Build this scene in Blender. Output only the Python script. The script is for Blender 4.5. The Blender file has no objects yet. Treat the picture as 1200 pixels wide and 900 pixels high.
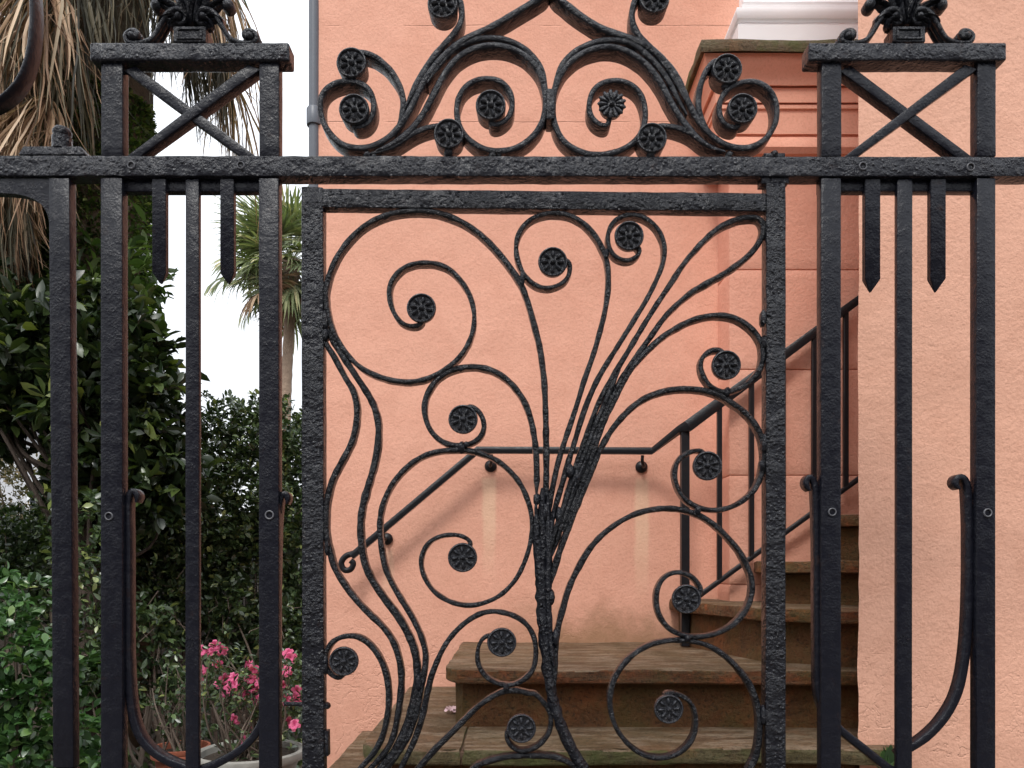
import bpy, bmesh, math, random
import numpy as np
from mathutils import Vector, Matrix, noise
R = math.radians
rng = np.random.default_rng(7)
random.seed(7)

# ------------------------------------------------------------------ camera, world, sun, exposure
S = bpy.context.scene
COL = S.collection
EYE = 1.2          # camera height (m)
F = 900.0          # focal length in photo pixels (photo 1200 x 900)
HX, HY = 600.0, 665.0   # vanishing point of the street-perpendicular lines
cam = bpy.data.cameras.new('camera')
cam.sensor_width = 36.0
cam.lens = 27.0
cam.shift_y = 215.0 / 1200.0
cam.clip_start = 0.05
cam.clip_end = 2000
camo = bpy.data.objects.new('camera', cam)
camo.location = (0, 0, EYE)
camo.rotation_euler = (R(90), 0, 0)
COL.objects.link(camo)
S.camera = camo

SUN_EL, SUN_AZ = R(53), R(197)     # high, behind the camera, a little left
w = bpy.data.worlds.new('World'); S.world = w; w.use_nodes = True
nt = w.node_tree; nt.nodes.clear()
sky = nt.nodes.new('ShaderNodeTexSky'); sky.sky_type = 'NISHITA'; sky.sun_disc = False
sky.sun_elevation = SUN_EL; sky.sun_rotation = SUN_AZ; sky.dust_density = 3.0; sky.air_density = 1.0
hs = nt.nodes.new('ShaderNodeHueSaturation'); hs.inputs['Saturation'].default_value = 0.22
mixw = nt.nodes.new('ShaderNodeMix'); mixw.data_type = 'RGBA'; mixw.inputs[0].default_value = 0.72
mixw.inputs[7].default_value = (11.6, 12.0, 12.7, 1)      # the even veil of an overcast sky
bg = nt.nodes.new('ShaderNodeBackground'); bg.inputs['Strength'].default_value = 0.12
out = nt.nodes.new('ShaderNodeOutputWorld')
nt.links.new(sky.outputs[0], hs.inputs['Color']); nt.links.new(hs.outputs[0], mixw.inputs[6])
wtc = nt.nodes.new('ShaderNodeTexCoord'); wsp = nt.nodes.new('ShaderNodeSeparateXYZ'); nt.links.new(wtc.outputs['Generated'], wsp.inputs[0])
wmr = nt.nodes.new('ShaderNodeMapRange'); wmr.inputs['To Min'].default_value = 0.72; wmr.inputs['To Max'].default_value = 1.55   # overcast: zenith brighter than horizon
nt.links.new(wsp.outputs['Z'], wmr.inputs['Value'])
wml = nt.nodes.new('ShaderNodeMix'); wml.data_type = 'RGBA'; wml.blend_type = 'MULTIPLY'; wml.inputs[0].default_value = 1.0
nt.links.new(mixw.outputs[2], wml.inputs[6]); nt.links.new(wmr.outputs[0], wml.inputs[7])
nt.links.new(wml.outputs[2], bg.inputs[0]); nt.links.new(bg.outputs[0], out.inputs[0])

sl = bpy.data.lights.new('sun', 'SUN'); sl.energy = 1.4; sl.angle = R(12); sl.color = (1.0, 0.97, 0.93)
so = bpy.data.objects.new('sun', sl); COL.objects.link(so)
sd = Vector((math.sin(SUN_AZ) * math.cos(SUN_EL), math.cos(SUN_AZ) * math.cos(SUN_EL), math.sin(SUN_EL)))
so.rotation_euler = sd.to_track_quat('Z', 'Y').to_euler()
so.location = sd * 30
S.view_settings.view_transform = 'Standard'; S.view_settings.look = 'None'
S.view_settings.gamma = 1.0; S.view_settings.exposure = 0.24

# ------------------------------------------------------------------ helpers
def P(px, py, D):
    return Vector(((px - HX) / F * D, D, EYE + (HY - py) / F * D))
DF = 1.5
def fx(px): return (px - HX) / F * DF
def fz(py): return EYE + (HY - py) / F * DF
PX = DF / F        # one photo pixel on the fence plane, in metres

WL = {}
def thing(name, label, cat, loc, group=None):
    o = bpy.data.objects.new(name, None); o.location = loc; COL.objects.link(o)
    o.empty_display_size = 0.1
    o['label'] = label; o['category'] = cat
    if group: o['group'] = group
    WL[o.name] = Vector(loc)
    return o
def link(me, name, mat=None, parent=None, loc=(0, 0, 0), rot=None, scale=None):
    o = bpy.data.objects.new(name, me); COL.objects.link(o)
    if mat is not None and len(me.materials) == 0: me.materials.append(mat)
    wl = Vector(loc); WL[o.name] = wl
    o.location = wl - (WL[parent.name] if parent else Vector())
    if rot: o.rotation_euler = rot
    if scale: o.scale = scale
    if parent: o.parent = parent
    return o
def tag(o, label=None, cat=None, group=None, kind=None):
    if label: o['label'] = label
    if cat: o['category'] = cat
    if group: o['group'] = group
    if kind: o['kind'] = kind
    return o
def mesh(name, verts, faces, smooth=None):
    me = bpy.data.meshes.new(name); me.from_pydata([tuple(v) for v in verts], [], [tuple(f) for f in faces])
    me.update()
    if smooth is not None:
        me.shade_smooth()
        if smooth < 180: me.set_sharp_from_angle(angle=R(smooth))
    return me
def bm_mesh(name, bm, smooth=None):
    bmesh.ops.recalc_face_normals(bm, faces=bm.faces[:])
    me = bpy.data.meshes.new(name); bm.to_mesh(me); bm.free()
    if smooth is not None:
        me.shade_smooth()
        if smooth < 180: me.set_sharp_from_angle(angle=R(smooth))
    return me
def add_box(bm, x0, x1, y0, y1, z0, z1, bev=0.0, seg=1):
    vs = [bm.verts.new(c) for c in ((x0,y0,z0),(x1,y0,z0),(x1,y1,z0),(x0,y1,z0),(x0,y0,z1),(x1,y0,z1),(x1,y1,z1),(x0,y1,z1))]
    fs = [bm.faces.new([vs[i] for i in q]) for q in ((0,3,2,1),(4,5,6,7),(0,1,5,4),(1,2,6,5),(2,3,7,6),(3,0,4,7))]
    if bev > 0:
        es = list({e for f in fs for e in f.edges})
        bmesh.ops.bevel(bm, geom=es, offset=bev, segments=seg, affect='EDGES', profile=0.5)
def box(name, x0, x1, y0, y1, z0, z1, mat, parent=None, bev=0.0, seg=1):
    bm = bmesh.new(); add_box(bm, x0, x1, y0, y1, z0, z1, bev, seg)
    return link(bm_mesh(name, bm, 40 if bev else None), name, mat, parent)

def catmull(pts, closed=False, n=8):
    p = np.array(pts, float)
    if len(p) == 2:
        t = np.linspace(0, 1, n + 1)[:, None]; return p[0] * (1 - t) + p[1] * t
    q = np.vstack([2 * p[0] - p[1], p, 2 * p[-1] - p[-2]])
    res = []
    for i in range(1, len(q) - 2):
        p0, p1, p2, p3 = q[i-1], q[i], q[i+1], q[i+2]
        # centripetal
        d = lambda a, b: max(np.linalg.norm(b - a) ** 0.5, 1e-6)
        t0 = 0; t1 = t0 + d(p0, p1); t2 = t1 + d(p1, p2); t3 = t2 + d(p2, p3)
        for t in np.linspace(t1, t2, n, endpoint=False):
            A1 = (t1-t)/(t1-t0)*p0 + (t-t0)/(t1-t0)*p1
            A2 = (t2-t)/(t2-t1)*p1 + (t-t1)/(t2-t1)*p2
            A3 = (t3-t)/(t3-t2)*p2 + (t-t2)/(t3-t2)*p3
            B1 = (t2-t)/(t2-t0)*A1 + (t-t0)/(t2-t0)*A2
            B2 = (t3-t)/(t3-t1)*A2 + (t-t1)/(t3-t1)*A3
            res.append((t2-t)/(t2-t1)*B1 + (t-t1)/(t2-t1)*B2)
    res.append(p[-1])
    return np.array(res)
def resample(p, step):
    seg = np.linalg.norm(np.diff(p, axis=0), axis=1); s = np.concatenate([[0], np.cumsum(seg)])
    n = max(2, int(s[-1] / step) + 1); t = np.linspace(0, s[-1], n)
    return np.stack([np.interp(t, s, p[:, k]) for k in range(p.shape[1])], 1)
def smooth_path(p, it=2):
    p = p.copy()
    for _ in range(it): p[1:-1] = 0.25 * p[:-2] + 0.5 * p[1:-1] + 0.25 * p[2:]
    return p

def band(name, px_pts, wpx, depth, mat, parent, y0=None, step=3.2, lump=0.0, w1=None, rough=0.0, roundness=0.28, taper=(0, 0)):
    """flat iron strap bent in the fence plane; px_pts = its front centre line in photo pixels"""
    p = smooth_path(resample(smooth_path(catmull(px_pts), 3), step), 3)
    n = len(p)
    x = fx(p[:, 0]); z = fz(p[:, 1])
    tx = np.gradient(x); tz = np.gradient(z); L = np.hypot(tx, tz); tx /= L; tz /= L
    nx, nz = -tz, tx
    y0 = DF if y0 is None else y0
    wv = np.linspace(wpx, w1 if w1 else wpx, n) * PX / 2
    ii = np.arange(n) * step
    if taper[0]: wv = wv * np.clip(0.25 + ii / taper[0], 0, 1)
    if taper[1]: wv = wv * np.clip(0.25 + (ii[-1] - ii) / taper[1], 0, 1)
    verts = []; faces = []
    seed = rng.uniform(0, 50)
    for i in range(n):
        h = wv[i]
        k = lump * (noise.noise(Vector((x[i] * 60 + seed, z[i] * 60, 0.3))))
        h = h * (1 + k)
        c = h * roundness * 2
        c = min(c, h * 0.8)
        off = lump * 0.0012 * noise.noise(Vector((x[i] * 45, z[i] * 45, seed)))
        dp = depth
        ring = [(-h + c, 0), (h - c, 0), (h, c), (h, depth - c), (h - c, depth), (-h + c, depth), (-h, depth - c), (-h, c)]
        for a, b in ring:
            a2 = a + off
            yy = y0 + b
            verts.append((x[i] + nx[i] * a2, yy, z[i] + nz[i] * a2))
    m = 8
    for i in range(n - 1):
        for k in range(m):
            a, b = i * m + k, i * m + (k + 1) % m
            faces.append((a, b, b + m, a + m))
    faces.append(tuple(range(m))[::-1]); faces.append(tuple(range((n-1)*m, n*m)))
    me = mesh(name, verts, faces)
    bm = bmesh.new(); bm.from_mesh(me); bmesh.ops.recalc_face_normals(bm, faces=bm.faces[:]); bm.to_mesh(me); bm.free()
    me.shade_smooth(); me.set_sharp_from_angle(angle=R(62))
    return link(me, name, mat, parent)

def tube_into(V, Fc, pts, rad, seg=8):
    """append a round tube through 3-D points; rad scalar or per-point"""
    pts = np.array(pts, float); n = len(pts)
    rad = np.full(n, rad) if np.isscalar(rad) else np.array(rad, float)
    T = np.gradient(pts, axis=0); T /= np.linalg.norm(T, axis=1)[:, None] + 1e-9
    up = np.array([0.3, 1, 0.21]); 
    if abs(np.dot(T[0], up / np.linalg.norm(up))) > 0.95: up = np.array([1, 0, 0.2])
    N = np.cross(T[0], up); N /= np.linalg.norm(N)
    base = len(V)
    for i in range(n):
        N = N - np.dot(N, T[i]) * T[i]; N /= np.linalg.norm(N) + 1e-9
        B = np.cross(T[i], N)
        for k in range(seg):
            a = 2 * math.pi * k / seg
            V.append(tuple(pts[i] + rad[i] * (math.cos(a) * N + math.sin(a) * B)))
    for i in range(n - 1):
        for k in range(seg):
            a = base + i * seg + k; b = base + i * seg + (k + 1) % seg
            Fc.append((a, b, b + seg, a + seg))
    Fc.append(tuple(base + k for k in range(seg))[::-1]); Fc.append(tuple(base + (n-1)*seg + k for k in range(seg)))
def tube(name, pts, rad, mat, parent=None, seg=8, smooth=50):
    V, Fc = [], []; tube_into(V, Fc, pts, rad, seg)
    return link(mesh(name, V, Fc, smooth), name, mat, parent)
def lathe_into(V, Fc, prof, seg=24, centre=(0, 0, 0), axis='z'):
    """prof = list of (r, h)"""
    base = len(V); n = len(prof)
    for r, h in prof:
        for k in range(seg):
            a = 2 * math.pi * k / seg
            if axis == 'z': v = (r * math.cos(a), r * math.sin(a), h)
            else: v = (r * math.cos(a), h, r * math.sin(a))
            V.append((v[0] + centre[0], v[1] + centre[1], v[2] + centre[2]))
    for i in range(n - 1):
        for k in range(seg):
            a = base + i * seg + k; b = base + i * seg + (k + 1) % seg
            Fc.append((a, b, b + seg, a + seg))
    if prof[0][0] > 1e-5: Fc.append(tuple(base + k for k in range(seg))[::-1])
    if prof[-1][0] > 1e-5: Fc.append(tuple(base + (n-1)*seg + k for k in range(seg)))
def fix(me):
    bm = bmesh.new(); bm.from_mesh(me); bmesh.ops.remove_doubles(bm, verts=bm.verts[:], dist=1e-6)
    bmesh.ops.recalc_face_normals(bm, faces=bm.faces[:]); bm.to_mesh(me); bm.free(); return me

# ------------------------------------------------------------------ materials
def mat_new(name):
    m = bpy.data.materials.new(name); m.use_nodes = True
    nt = m.node_tree; b = nt.nodes['Principled BSDF']
    return m, nt, b
def N(nt, t, **kw):
    n = nt.nodes.new(t)
    for k, v in kw.items():
        if k in n.inputs.keys() if hasattr(n.inputs, 'keys') else False: n.inputs[k].default_value = v
        else: setattr(n, k, v)
    return n
def coord(nt):
    return nt.nodes.new('ShaderNodeTexCoord').outputs['Object']
def noise_t(nt, co, scale, detail=4, rough=0.55, vec_scale=None):
    n = nt.nodes.new('ShaderNodeTexNoise'); n.inputs['Scale'].default_value = scale
    n.inputs['Detail'].default_value = detail; n.inputs['Roughness'].default_value = rough
    if vec_scale:
        mp = nt.nodes.new('ShaderNodeMapping'); mp.inputs['Scale'].default_value = vec_scale
        nt.links.new(co, mp.inputs['Vector']); co = mp.outputs[0]
    nt.links.new(co, n.inputs['Vector']); return n.outputs['Fac']
def ramp(nt, fac, stops):
    r = nt.nodes.new('ShaderNodeValToRGB'); e = r.color_ramp.elements
    while len(e) < len(stops): e.new(0.5)
    for i, (p, c) in enumerate(stops):
        e[i].position = p; e[i].color = (c[0], c[1], c[2], 1) if not np.isscalar(c) else (c, c, c, 1)
    nt.links.new(fac, r.inputs[0]); return r.outputs[0]
def mixc(nt, fac, a, b, mode='MIX'):
    m = nt.nodes.new('ShaderNodeMix'); m.data_type = 'RGBA'; m.blend_type = mode
    for s, v in ((0, fac), (6, a), (7, b)):
        if hasattr(v, 'is_linked'): nt.links.new(v, m.inputs[s])
        else: m.inputs[s].default_value = v if np.isscalar(v) else (v[0], v[1], v[2], 1)
    return m.outputs[2]
def math_n(nt, op, a, b=0.0, c=0.0):
    m = nt.nodes.new('ShaderNodeMath'); m.operation = op
    for i, v in enumerate((a, b, c)):
        if hasattr(v, 'is_linked'): nt.links.new(v, m.inputs[i])
        else: m.inputs[i].default_value = v
    return m.outputs[0]
def bump(nt, b, height, dist, strength=1.0, prev=None):
    n = nt.nodes.new('ShaderNodeBump'); n.inputs['Distance'].default_value = dist; n.inputs['Strength'].default_value = strength
    nt.links.new(height, n.inputs['Height'])
    if prev: nt.links.new(prev, n.inputs['Normal'])
    nt.links.new(n.outputs[0], b.inputs['Normal']); return n.outputs[0]

def iron(name, scale, amp, rough=0.33, base=(0.016, 0.017, 0.022), pit=0.0, spec=0.23):
    m, nt, b = mat_new(name); co = coord(nt)
    n1 = noise_t(nt, co, scale, 3, 0.5); n2 = noise_t(nt, co, scale * 3.1, 3, 0.6)
    n0 = noise_t(nt, co, scale * 0.23, 2)
    amt = ramp(nt, n0, [(0.35, 0.35), (0.65, 1.0)])
    h = math_n(nt, 'ADD', math_n(nt, 'MULTIPLY', n1, 1.0), math_n(nt, 'MULTIPLY', n2, 0.45))
    h = math_n(nt, 'MULTIPLY', h, amt)
    prev = bump(nt, b, h, amp, 1.0)
    # runs and sags of many coats of paint, and chips
    vor = nt.nodes.new('ShaderNodeTexVoronoi'); vor.inputs['Scale'].default_value = scale * 0.8
    nt.links.new(co, vor.inputs['Vector'])
    if pit > 0:
        s = ramp(nt, vor.outputs['Distance'], [(0.0, 1.0), (0.35, 0.0)])
        bump(nt, b, s, amp * pit, 1.0, prev)
    rust = ramp(nt, noise_t(nt, co, 26, 6, 0.7), [(0.60, 0.0), (0.74, 1.0)])
    col = mixc(nt, math_n(nt, 'MULTIPLY', rust, 0.45), base, (0.035, 0.016, 0.010))
    dust = ramp(nt, noise_t(nt, co, 70, 5, 0.7), [(0.5, 0.0), (0.8, 1.0)])
    col = mixc(nt, math_n(nt, 'MULTIPLY', dust, 0.18), col, (0.04, 0.04, 0.045))
    nt.links.new(col, b.inputs['Base Color'])
    rr = nt.nodes.new('ShaderNodeMapRange'); rr.inputs['To Min'].default_value = rough - 0.05; rr.inputs['To Max'].default_value = rough + 0.08
    nt.links.new(n2, rr.inputs['Value']); nt.links.new(rr.outputs[0], b.inputs['Roughness'])
    b.inputs['Specular IOR Level'].default_value = spec
    return m
M_BAR = iron('black_paint_on_bars', 210, 0.0015, 0.22, base=(0.007, 0.0075, 0.012))
M_RAIL = iron('pitted_black_paint', 105, 0.0055, 0.15, base=(0.010, 0.0105, 0.015), pit=0.4, spec=0.27)
M_GATE = iron('thick_lumpy_black_paint', 120, 0.007, 0.12, base=(0.006, 0.0065, 0.010), pit=0.5, spec=0.32)
M_SCROLL = iron('black_paint_on_scrolls', 170, 0.007, 0.11, base=(0.006, 0.0065, 0.009), pit=0.4, spec=0.32)
M_CAST = iron('black_paint_on_castings', 200, 0.0040, 0.14, base=(0.009, 0.0095, 0.013), spec=0.28)
M_ROS = iron('worn_black_paint_on_rosettes', 230, 0.0032, 0.24, base=(0.020, 0.021, 0.026), spec=0.45)
M_HRAIL = iron('handrail_paint', 220, 0.0008, 0.33, base=(0.012, 0.012, 0.014))

def stucco(name, c1, c2, grain=1.0, stains=None, grime=None, crack=None, xmin=None):
    m, nt, b = mat_new(name); co = coord(nt)
    big = noise_t(nt, co, 1.6, 5, 0.6); mid = noise_t(nt, co, 9, 5, 0.6); fine = noise_t(nt, co, 130, 4, 0.6)
    fine2 = noise_t(nt, co, 75, 3, 0.6)
    col = mixc(nt, ramp(nt, big, [(0.35, 0.0), (0.65, 1.0)]), c1, c2)
    col = mixc(nt, math_n(nt, 'MULTIPLY', ramp(nt, mid, [(0.45, 0.0), (0.72, 1.0)]), 0.35), col, (c1[0] * 0.82, c1[1] * 0.74, c1[2] * 0.7))
    col = mixc(nt, math_n(nt, 'MULTIPLY', ramp(nt, fine, [(0.35, 1.0), (0.5, 0.0)]), 0.22), col, (c1[0] * 0.6, c1[1] * 0.5, c1[2] * 0.45))
    sep = nt.nodes.new('ShaderNodeSeparateXYZ'); nt.links.new(co, sep.inputs[0])
    X, Z = sep.outputs['X'], sep.outputs['Z']
    if stains:
        for (sx, sw, zt, zb, st) in stains:
            d = math_n(nt, 'ABSOLUTE', math_n(nt, 'SUBTRACT', X, sx))
            d = math_n(nt, 'ADD', d, math_n(nt, 'MULTIPLY', math_n(nt, 'SUBTRACT', noise_t(nt, co, 12, 4), 0.5), 0.02))
            mr = nt.nodes.new('ShaderNodeMapRange'); mr.interpolation_type = 'SMOOTHSTEP'
            mr.inputs['From Min'].default_value = sw; mr.inputs['From Max'].default_value = sw * 0.5
            nt.links.new(d, mr.inputs['Value'])
            a = nt.nodes.new('ShaderNodeMapRange'); a.interpolation_type = 'SMOOTHSTEP'
            a.inputs['From Min'].default_value = zb; a.inputs['From Max'].default_value = zb + (zt - zb) * 0.7; nt.links.new(Z, a.inputs['Value'])
            t = nt.nodes.new('ShaderNodeMapRange'); t.interpolation_type = 'SMOOTHSTEP'
            t.inputs['From Min'].default_value = zt; t.inputs['From Max'].default_value = zt - 0.03; nt.links.new(Z, t.inputs['Value'])
            f = math_n(nt, 'MULTIPLY', math_n(nt, 'MULTIPLY', mr.outputs[0], a.outputs[0]), math_n(nt, 'MULTIPLY', t.outputs[0], st))
            col = mixc(nt, f, col, (0.80, 0.55, 0.37))
    if grime:
        for (z0, z1, st, gc) in grime:
            zz = math_n(nt, 'ADD', Z, math_n(nt, 'MULTIPLY', math_n(nt, 'SUBTRACT', noise_t(nt, co, 7, 6, 0.65), 0.5), 0.35))
            a = nt.nodes.new('ShaderNodeMapRange'); a.interpolation_type = 'SMOOTHSTEP'
            a.inputs['From Min'].default_value = z1; a.inputs['From Max'].default_value = z0; nt.links.new(zz, a.inputs['Value'])
            f = math_n(nt, 'MULTIPLY', a.outputs[0], st)
            if xmin is not None:
                xm = nt.nodes.new('ShaderNodeMapRange'); xm.interpolation_type = 'SMOOTHSTEP'
                xm.inputs['From Min'].default_value = xmin; xm.inputs['From Max'].default_value = xmin + 0.5; nt.links.new(X, xm.inputs['Value'])
                f = math_n(nt, 'MULTIPLY', f, xm.outputs[0])
            col = mixc(nt, f, col, gc)
    nt.links.new(col, b.inputs['Base Color'])
    h = math_n(nt, 'ADD', math_n(nt, 'MULTIPLY', fine, 0.35), math_n(nt, 'MULTIPLY', fine2, 0.6))
    prev = bump(nt, b, h, 0.0042 * grain, 1.0)
    und = noise_t(nt, co, 5, 3)
    prev = bump(nt, b, und, 0.007, 1.0, prev)
    trow = noise_t(nt, co, 11, 5, 0.6, (1.0, 1.0, 1.6))
    prev = bump(nt, b, ramp(nt, trow, [(0.56, 0.0), (0.72, 1.0)]), 0.0006 * grain, 1.0, prev)
    cn = noise_t(nt, co, 4.5, 5, 0.6)
    cd = math_n(nt, 'ABSOLUTE', math_n(nt, 'SUBTRACT', cn, 0.5))
    cl = ramp(nt, cd, [(0.0, 1.0), (0.012, 0.0)])
    cz = nt.nodes.new('ShaderNodeMapRange'); cz.inputs['From Min'].default_value = 1.12; cz.inputs['From Max'].default_value = 0.7
    nt.links.new(math_n(nt, 'ADD', Z, math_n(nt, 'MULTIPLY', math_n(nt, 'SUBTRACT', noise_t(nt, co, 2, 2), 0.5), 1.2)), cz.inputs['Value'])
    prev = bump(nt, b, math_n(nt, 'MULTIPLY', math_n(nt, 'MULTIPLY', cl, cz.outputs[0]), -1.0), 0.0012, 1.0, prev)
    if crack:
        for zc in crack:
            d = math_n(nt, 'ABSOLUTE', math_n(nt, 'SUBTRACT', math_n(nt, 'ADD', Z, math_n(nt, 'MULTIPLY', math_n(nt, 'SUBTRACT', noise_t(nt, co, 9, 6, 0.7), 0.5), 0.012)), zc))
            l = ramp(nt, math_n(nt, 'MULTIPLY', d, 100.0), [(0.12, 1.0), (0.3, 0.0)])
            g = ramp(nt, noise_t(nt, co, 3.3, 3), [(0.42, 0.0), (0.52, 1.0)])
            prev = bump(nt, b, math_n(nt, 'MULTIPLY', math_n(nt, 'MULTIPLY', l, g), -1.0), 0.004, 1.0, prev)
    b.inputs['Roughness'].default_value = 0.85; b.inputs['Specular IOR Level'].default_value = 0.25
    return m
PEACH1, PEACH2 = (0.735, 0.378, 0.268), (0.775, 0.408, 0.292)
hx = lambda px, D: (px - HX) / F * D
M_WALL = stucco('peach_stucco', PEACH1, PEACH2, 0.8,
    stains=[(hx(573, 3.12), 0.035, P(0, 556, 3.12).z, P(0, 690, 3.12).z, 0.6), (hx(752, 3.12), 0.037, P(0, 557, 3.12).z, P(0, 720, 3.12).z, 0.6), (hx(455, 3.12), 0.03, P(0, 640, 3.12).z, P(0, 720, 3.12).z, 0.35)],
    xmin=-0.25, grime=[(0.88, 1.10, 0.85, (0.30, 0.17, 0.09))], crack=[P(0, 143, 3.12).z, P(0, 30, 3.12).z])
M_WALL2 = stucco('peach_stucco_coarse', (0.69, 0.375, 0.262), (0.725, 0.40, 0.285), 0.95, grime=[(0.35, 0.75, 0.4, (0.5, 0.24, 0.16))])
M_PIER = stucco('peach_stucco_pier', (0.73, 0.36, 0.255), (0.76, 0.385, 0.275), 1.0, grime=[(0.9, 1.3, 0.5, (0.42, 0.2, 0.12))])
M_CORN = stucco('peach_paint_moulding', (0.82, 0.42, 0.30), (0.84, 0.44, 0.315), 0.7)

def stone(name, c1, c2, c3, moss=0.0, moss_c=(0.12, 0.13, 0.03), wave=True):
    m, nt, b = mat_new(name); co = coord(nt)
    big = noise_t(nt, co, 7, 8, 0.75); st = noise_t(nt, co, 7, 8, 0.75, (1.0, 3.2, 7.0) if wave else (1, 1, 1))
    col = mixc(nt, ramp(nt, big, [(0.36, 0.0), (0.62, 1.0)]), c1, c2)
    col = mixc(nt, ramp(nt, st, [(0.47, 0.0), (0.56, 0.85)]), col, c3)
    if wave:
        vn = noise_t(nt, co, 3.6, 6, 0.7, (1.0, 2.6, 5.0))
        vd = math_n(nt, 'ABSOLUTE', math_n(nt, 'SUBTRACT', math_n(nt, 'FRACT', math_n(nt, 'MULTIPLY', vn, 9.0)), 0.5))
        vmask = ramp(nt, noise_t(nt, co, 4, 3), [(0.45, 0.0), (0.6, 1.0)])
        veins = math_n(nt, 'MULTIPLY', ramp(nt, vd, [(0.0, 1.0), (0.09, 0.0)]), vmask)
        col = mixc(nt, math_n(nt, 'MULTIPLY', veins, 0.9), col, (0.035, 0.022, 0.014))
        rp = noise_t(nt, co, 9, 6, 0.7, (1.0, 1.0, 2.0))
        col = mixc(nt, math_n(nt, 'MULTIPLY', ramp(nt, rp, [(0.56, 0.0), (0.66, 1.0)]), 0.45), col, (min(.5, c1[0] * 2.2), c1[1] * 1.7, c1[2] * 1.4))
    else:
        rp = noise_t(nt, co, 5, 7, 0.72)
        col = mixc(nt, math_n(nt, 'MULTIPLY', ramp(nt, rp, [(0.52, 0.0), (0.62, 1.0)]), 0.6), col, (c2[0] * 1.3, c2[1] * 1.1, c2[2]))
    f = noise_t(nt, co, 90, 5, 0.7)
    col = mixc(nt, math_n(nt, 'MULTIPLY', ramp(nt, f, [(0.55, 0.0), (0.68, 1.0)]), 0.6), col, (c1[0] * 1.8, c1[1] * 1.8, c1[2] * 1.8))
    col = mixc(nt, math_n(nt, 'MULTIPLY', ramp(nt, f, [(0.35, 1.0), (0.46, 0.0)]), 0.7), col, (0.03, 0.022, 0.016))
    if moss > 0:
        mm = noise_t(nt, co, 4.0, 7, 0.7)
        col = mixc(nt, math_n(nt, 'MULTIPLY', ramp(nt, mm, [(0.46, 0.0), (0.6, 1.0)]), moss), col, moss_c)
    nt.links.new(col, b.inputs['Base Color'])
    prev = bump(nt, b, math_n(nt, 'ADD', f, math_n(nt, 'MULTIPLY', st, 1.6)), 0.010, 1.0)
    bump(nt, b, big, 0.02, 0.7, prev)
    b.inputs['Roughness'].default_value = 0.62; b.inputs['Specular IOR Level'].default_value = 0.18
    return m
M_TREAD = stone('brown_stone_tread', (0.11, 0.062, 0.033), (0.21, 0.135, 0.075), (0.31, 0.23, 0.155), 0.35, (0.085, 0.065, 0.025))
M_NOSE = stone('red_brown_stone', (0.19, 0.062, 0.024), (0.105, 0.05, 0.024), (0.15, 0.085, 0.045), 0.25)
M_NOSEM = stone('mossy_stone', (0.13, 0.09, 0.048), (0.10, 0.08, 0.035), (0.19, 0.16, 0.085), 0.8, (0.11, 0.13, 0.04))
M_RISER = stone('dark_brown_stone_riser', (0.105, 0.055, 0.026), (0.22, 0.085, 0.032), (0.14, 0.085, 0.036), 0.45, (0.085, 0.070, 0.020), wave=False)
M_MOSSY = stone('moss_on_ledge', (0.14, 0.10, 0.06), (0.16, 0.12, 0.07), (0.2, 0.17, 0.1), 0.9, (0.10, 0.12, 0.03))
M_MORTAR = stone('pinkish_mortar', (0.20, 0.12, 0.085), (0.24, 0.15, 0.11), (0.2, 0.13, 0.09), 0.2, wave=False)
M_SIDEWALK = stone('sidewalk_stone', (0.22, 0.20, 0.18), (0.28, 0.25, 0.22), (0.2, 0.19, 0.17), 0.0, wave=False)

def simple(name, c, rough=0.7, var=0.3, scale=30, bmp=0.002, spec=0.4, bark=False):
    m, nt, b = mat_new(name); co = coord(nt)
    n1 = noise_t(nt, co, scale, 5, 0.6, (1, 1, 0.25) if bark else None)
    col = mixc(nt, n1, tuple(v * (1 - var) for v in c), tuple(min(1, v * (1 + var)) for v in c))
    nt.links.new(col, b.inputs['Base Color']); b.inputs['Roughness'].default_value = rough
    b.inputs['Specular IOR Level'].default_value = spec
    bump(nt, b, n1, bmp, 1.0); return m
M_WHITE = simple('white_paint_moulding', (0.88, 0.89, 0.90), 0.5, 0.02, 14, 0.002)
M_PIPE = simple('grey_metal_downspout', (0.11, 0.12, 0.14), 0.4, 0.15, 12, 0.001)
M_SOIL = simple('garden_soil', (0.045, 0.032, 0.022), 0.95, 0.5, 25, 0.03)
M_BARK = simple('brown_bark', (0.055, 0.04, 0.03), 0.9, 0.4, 30, 0.02, bark=True)
M_TWIG = simple('grey_brown_twig', (0.15, 0.115, 0.09), 0.85, 0.3, 60, 0.002)
M_PALMBARK = simple('palm_bark', (0.30, 0.215, 0.155), 0.9, 0.35, 9, 0.03)
M_BOARD = simple('weathered_dark_board', (0.045, 0.036, 0.028), 0.9, 0.4, 30, 0.004, bark=False)
M_TERRA = simple('terracotta', (0.33, 0.10, 0.055), 0.8, 0.25, 22, 0.002)
M_BOWL = simple('pale_cast_stone_bowl', (0.27, 0.26, 0.23), 0.85, 0.25, 22, 0.003)
M_HOUSE = simple('pale_house_wall', (0.55, 0.56, 0.58), 0.9, 0.08, 3, 0.002)
M_ROOF = simple('brown_roof', (0.14, 0.08, 0.06), 0.9, 0.25, 9, 0.01)
M_DARKGLASS = simple('dark_window_glass', (0.03, 0.035, 0.04), 0.1, 0.1, 3, 0.0)

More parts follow.
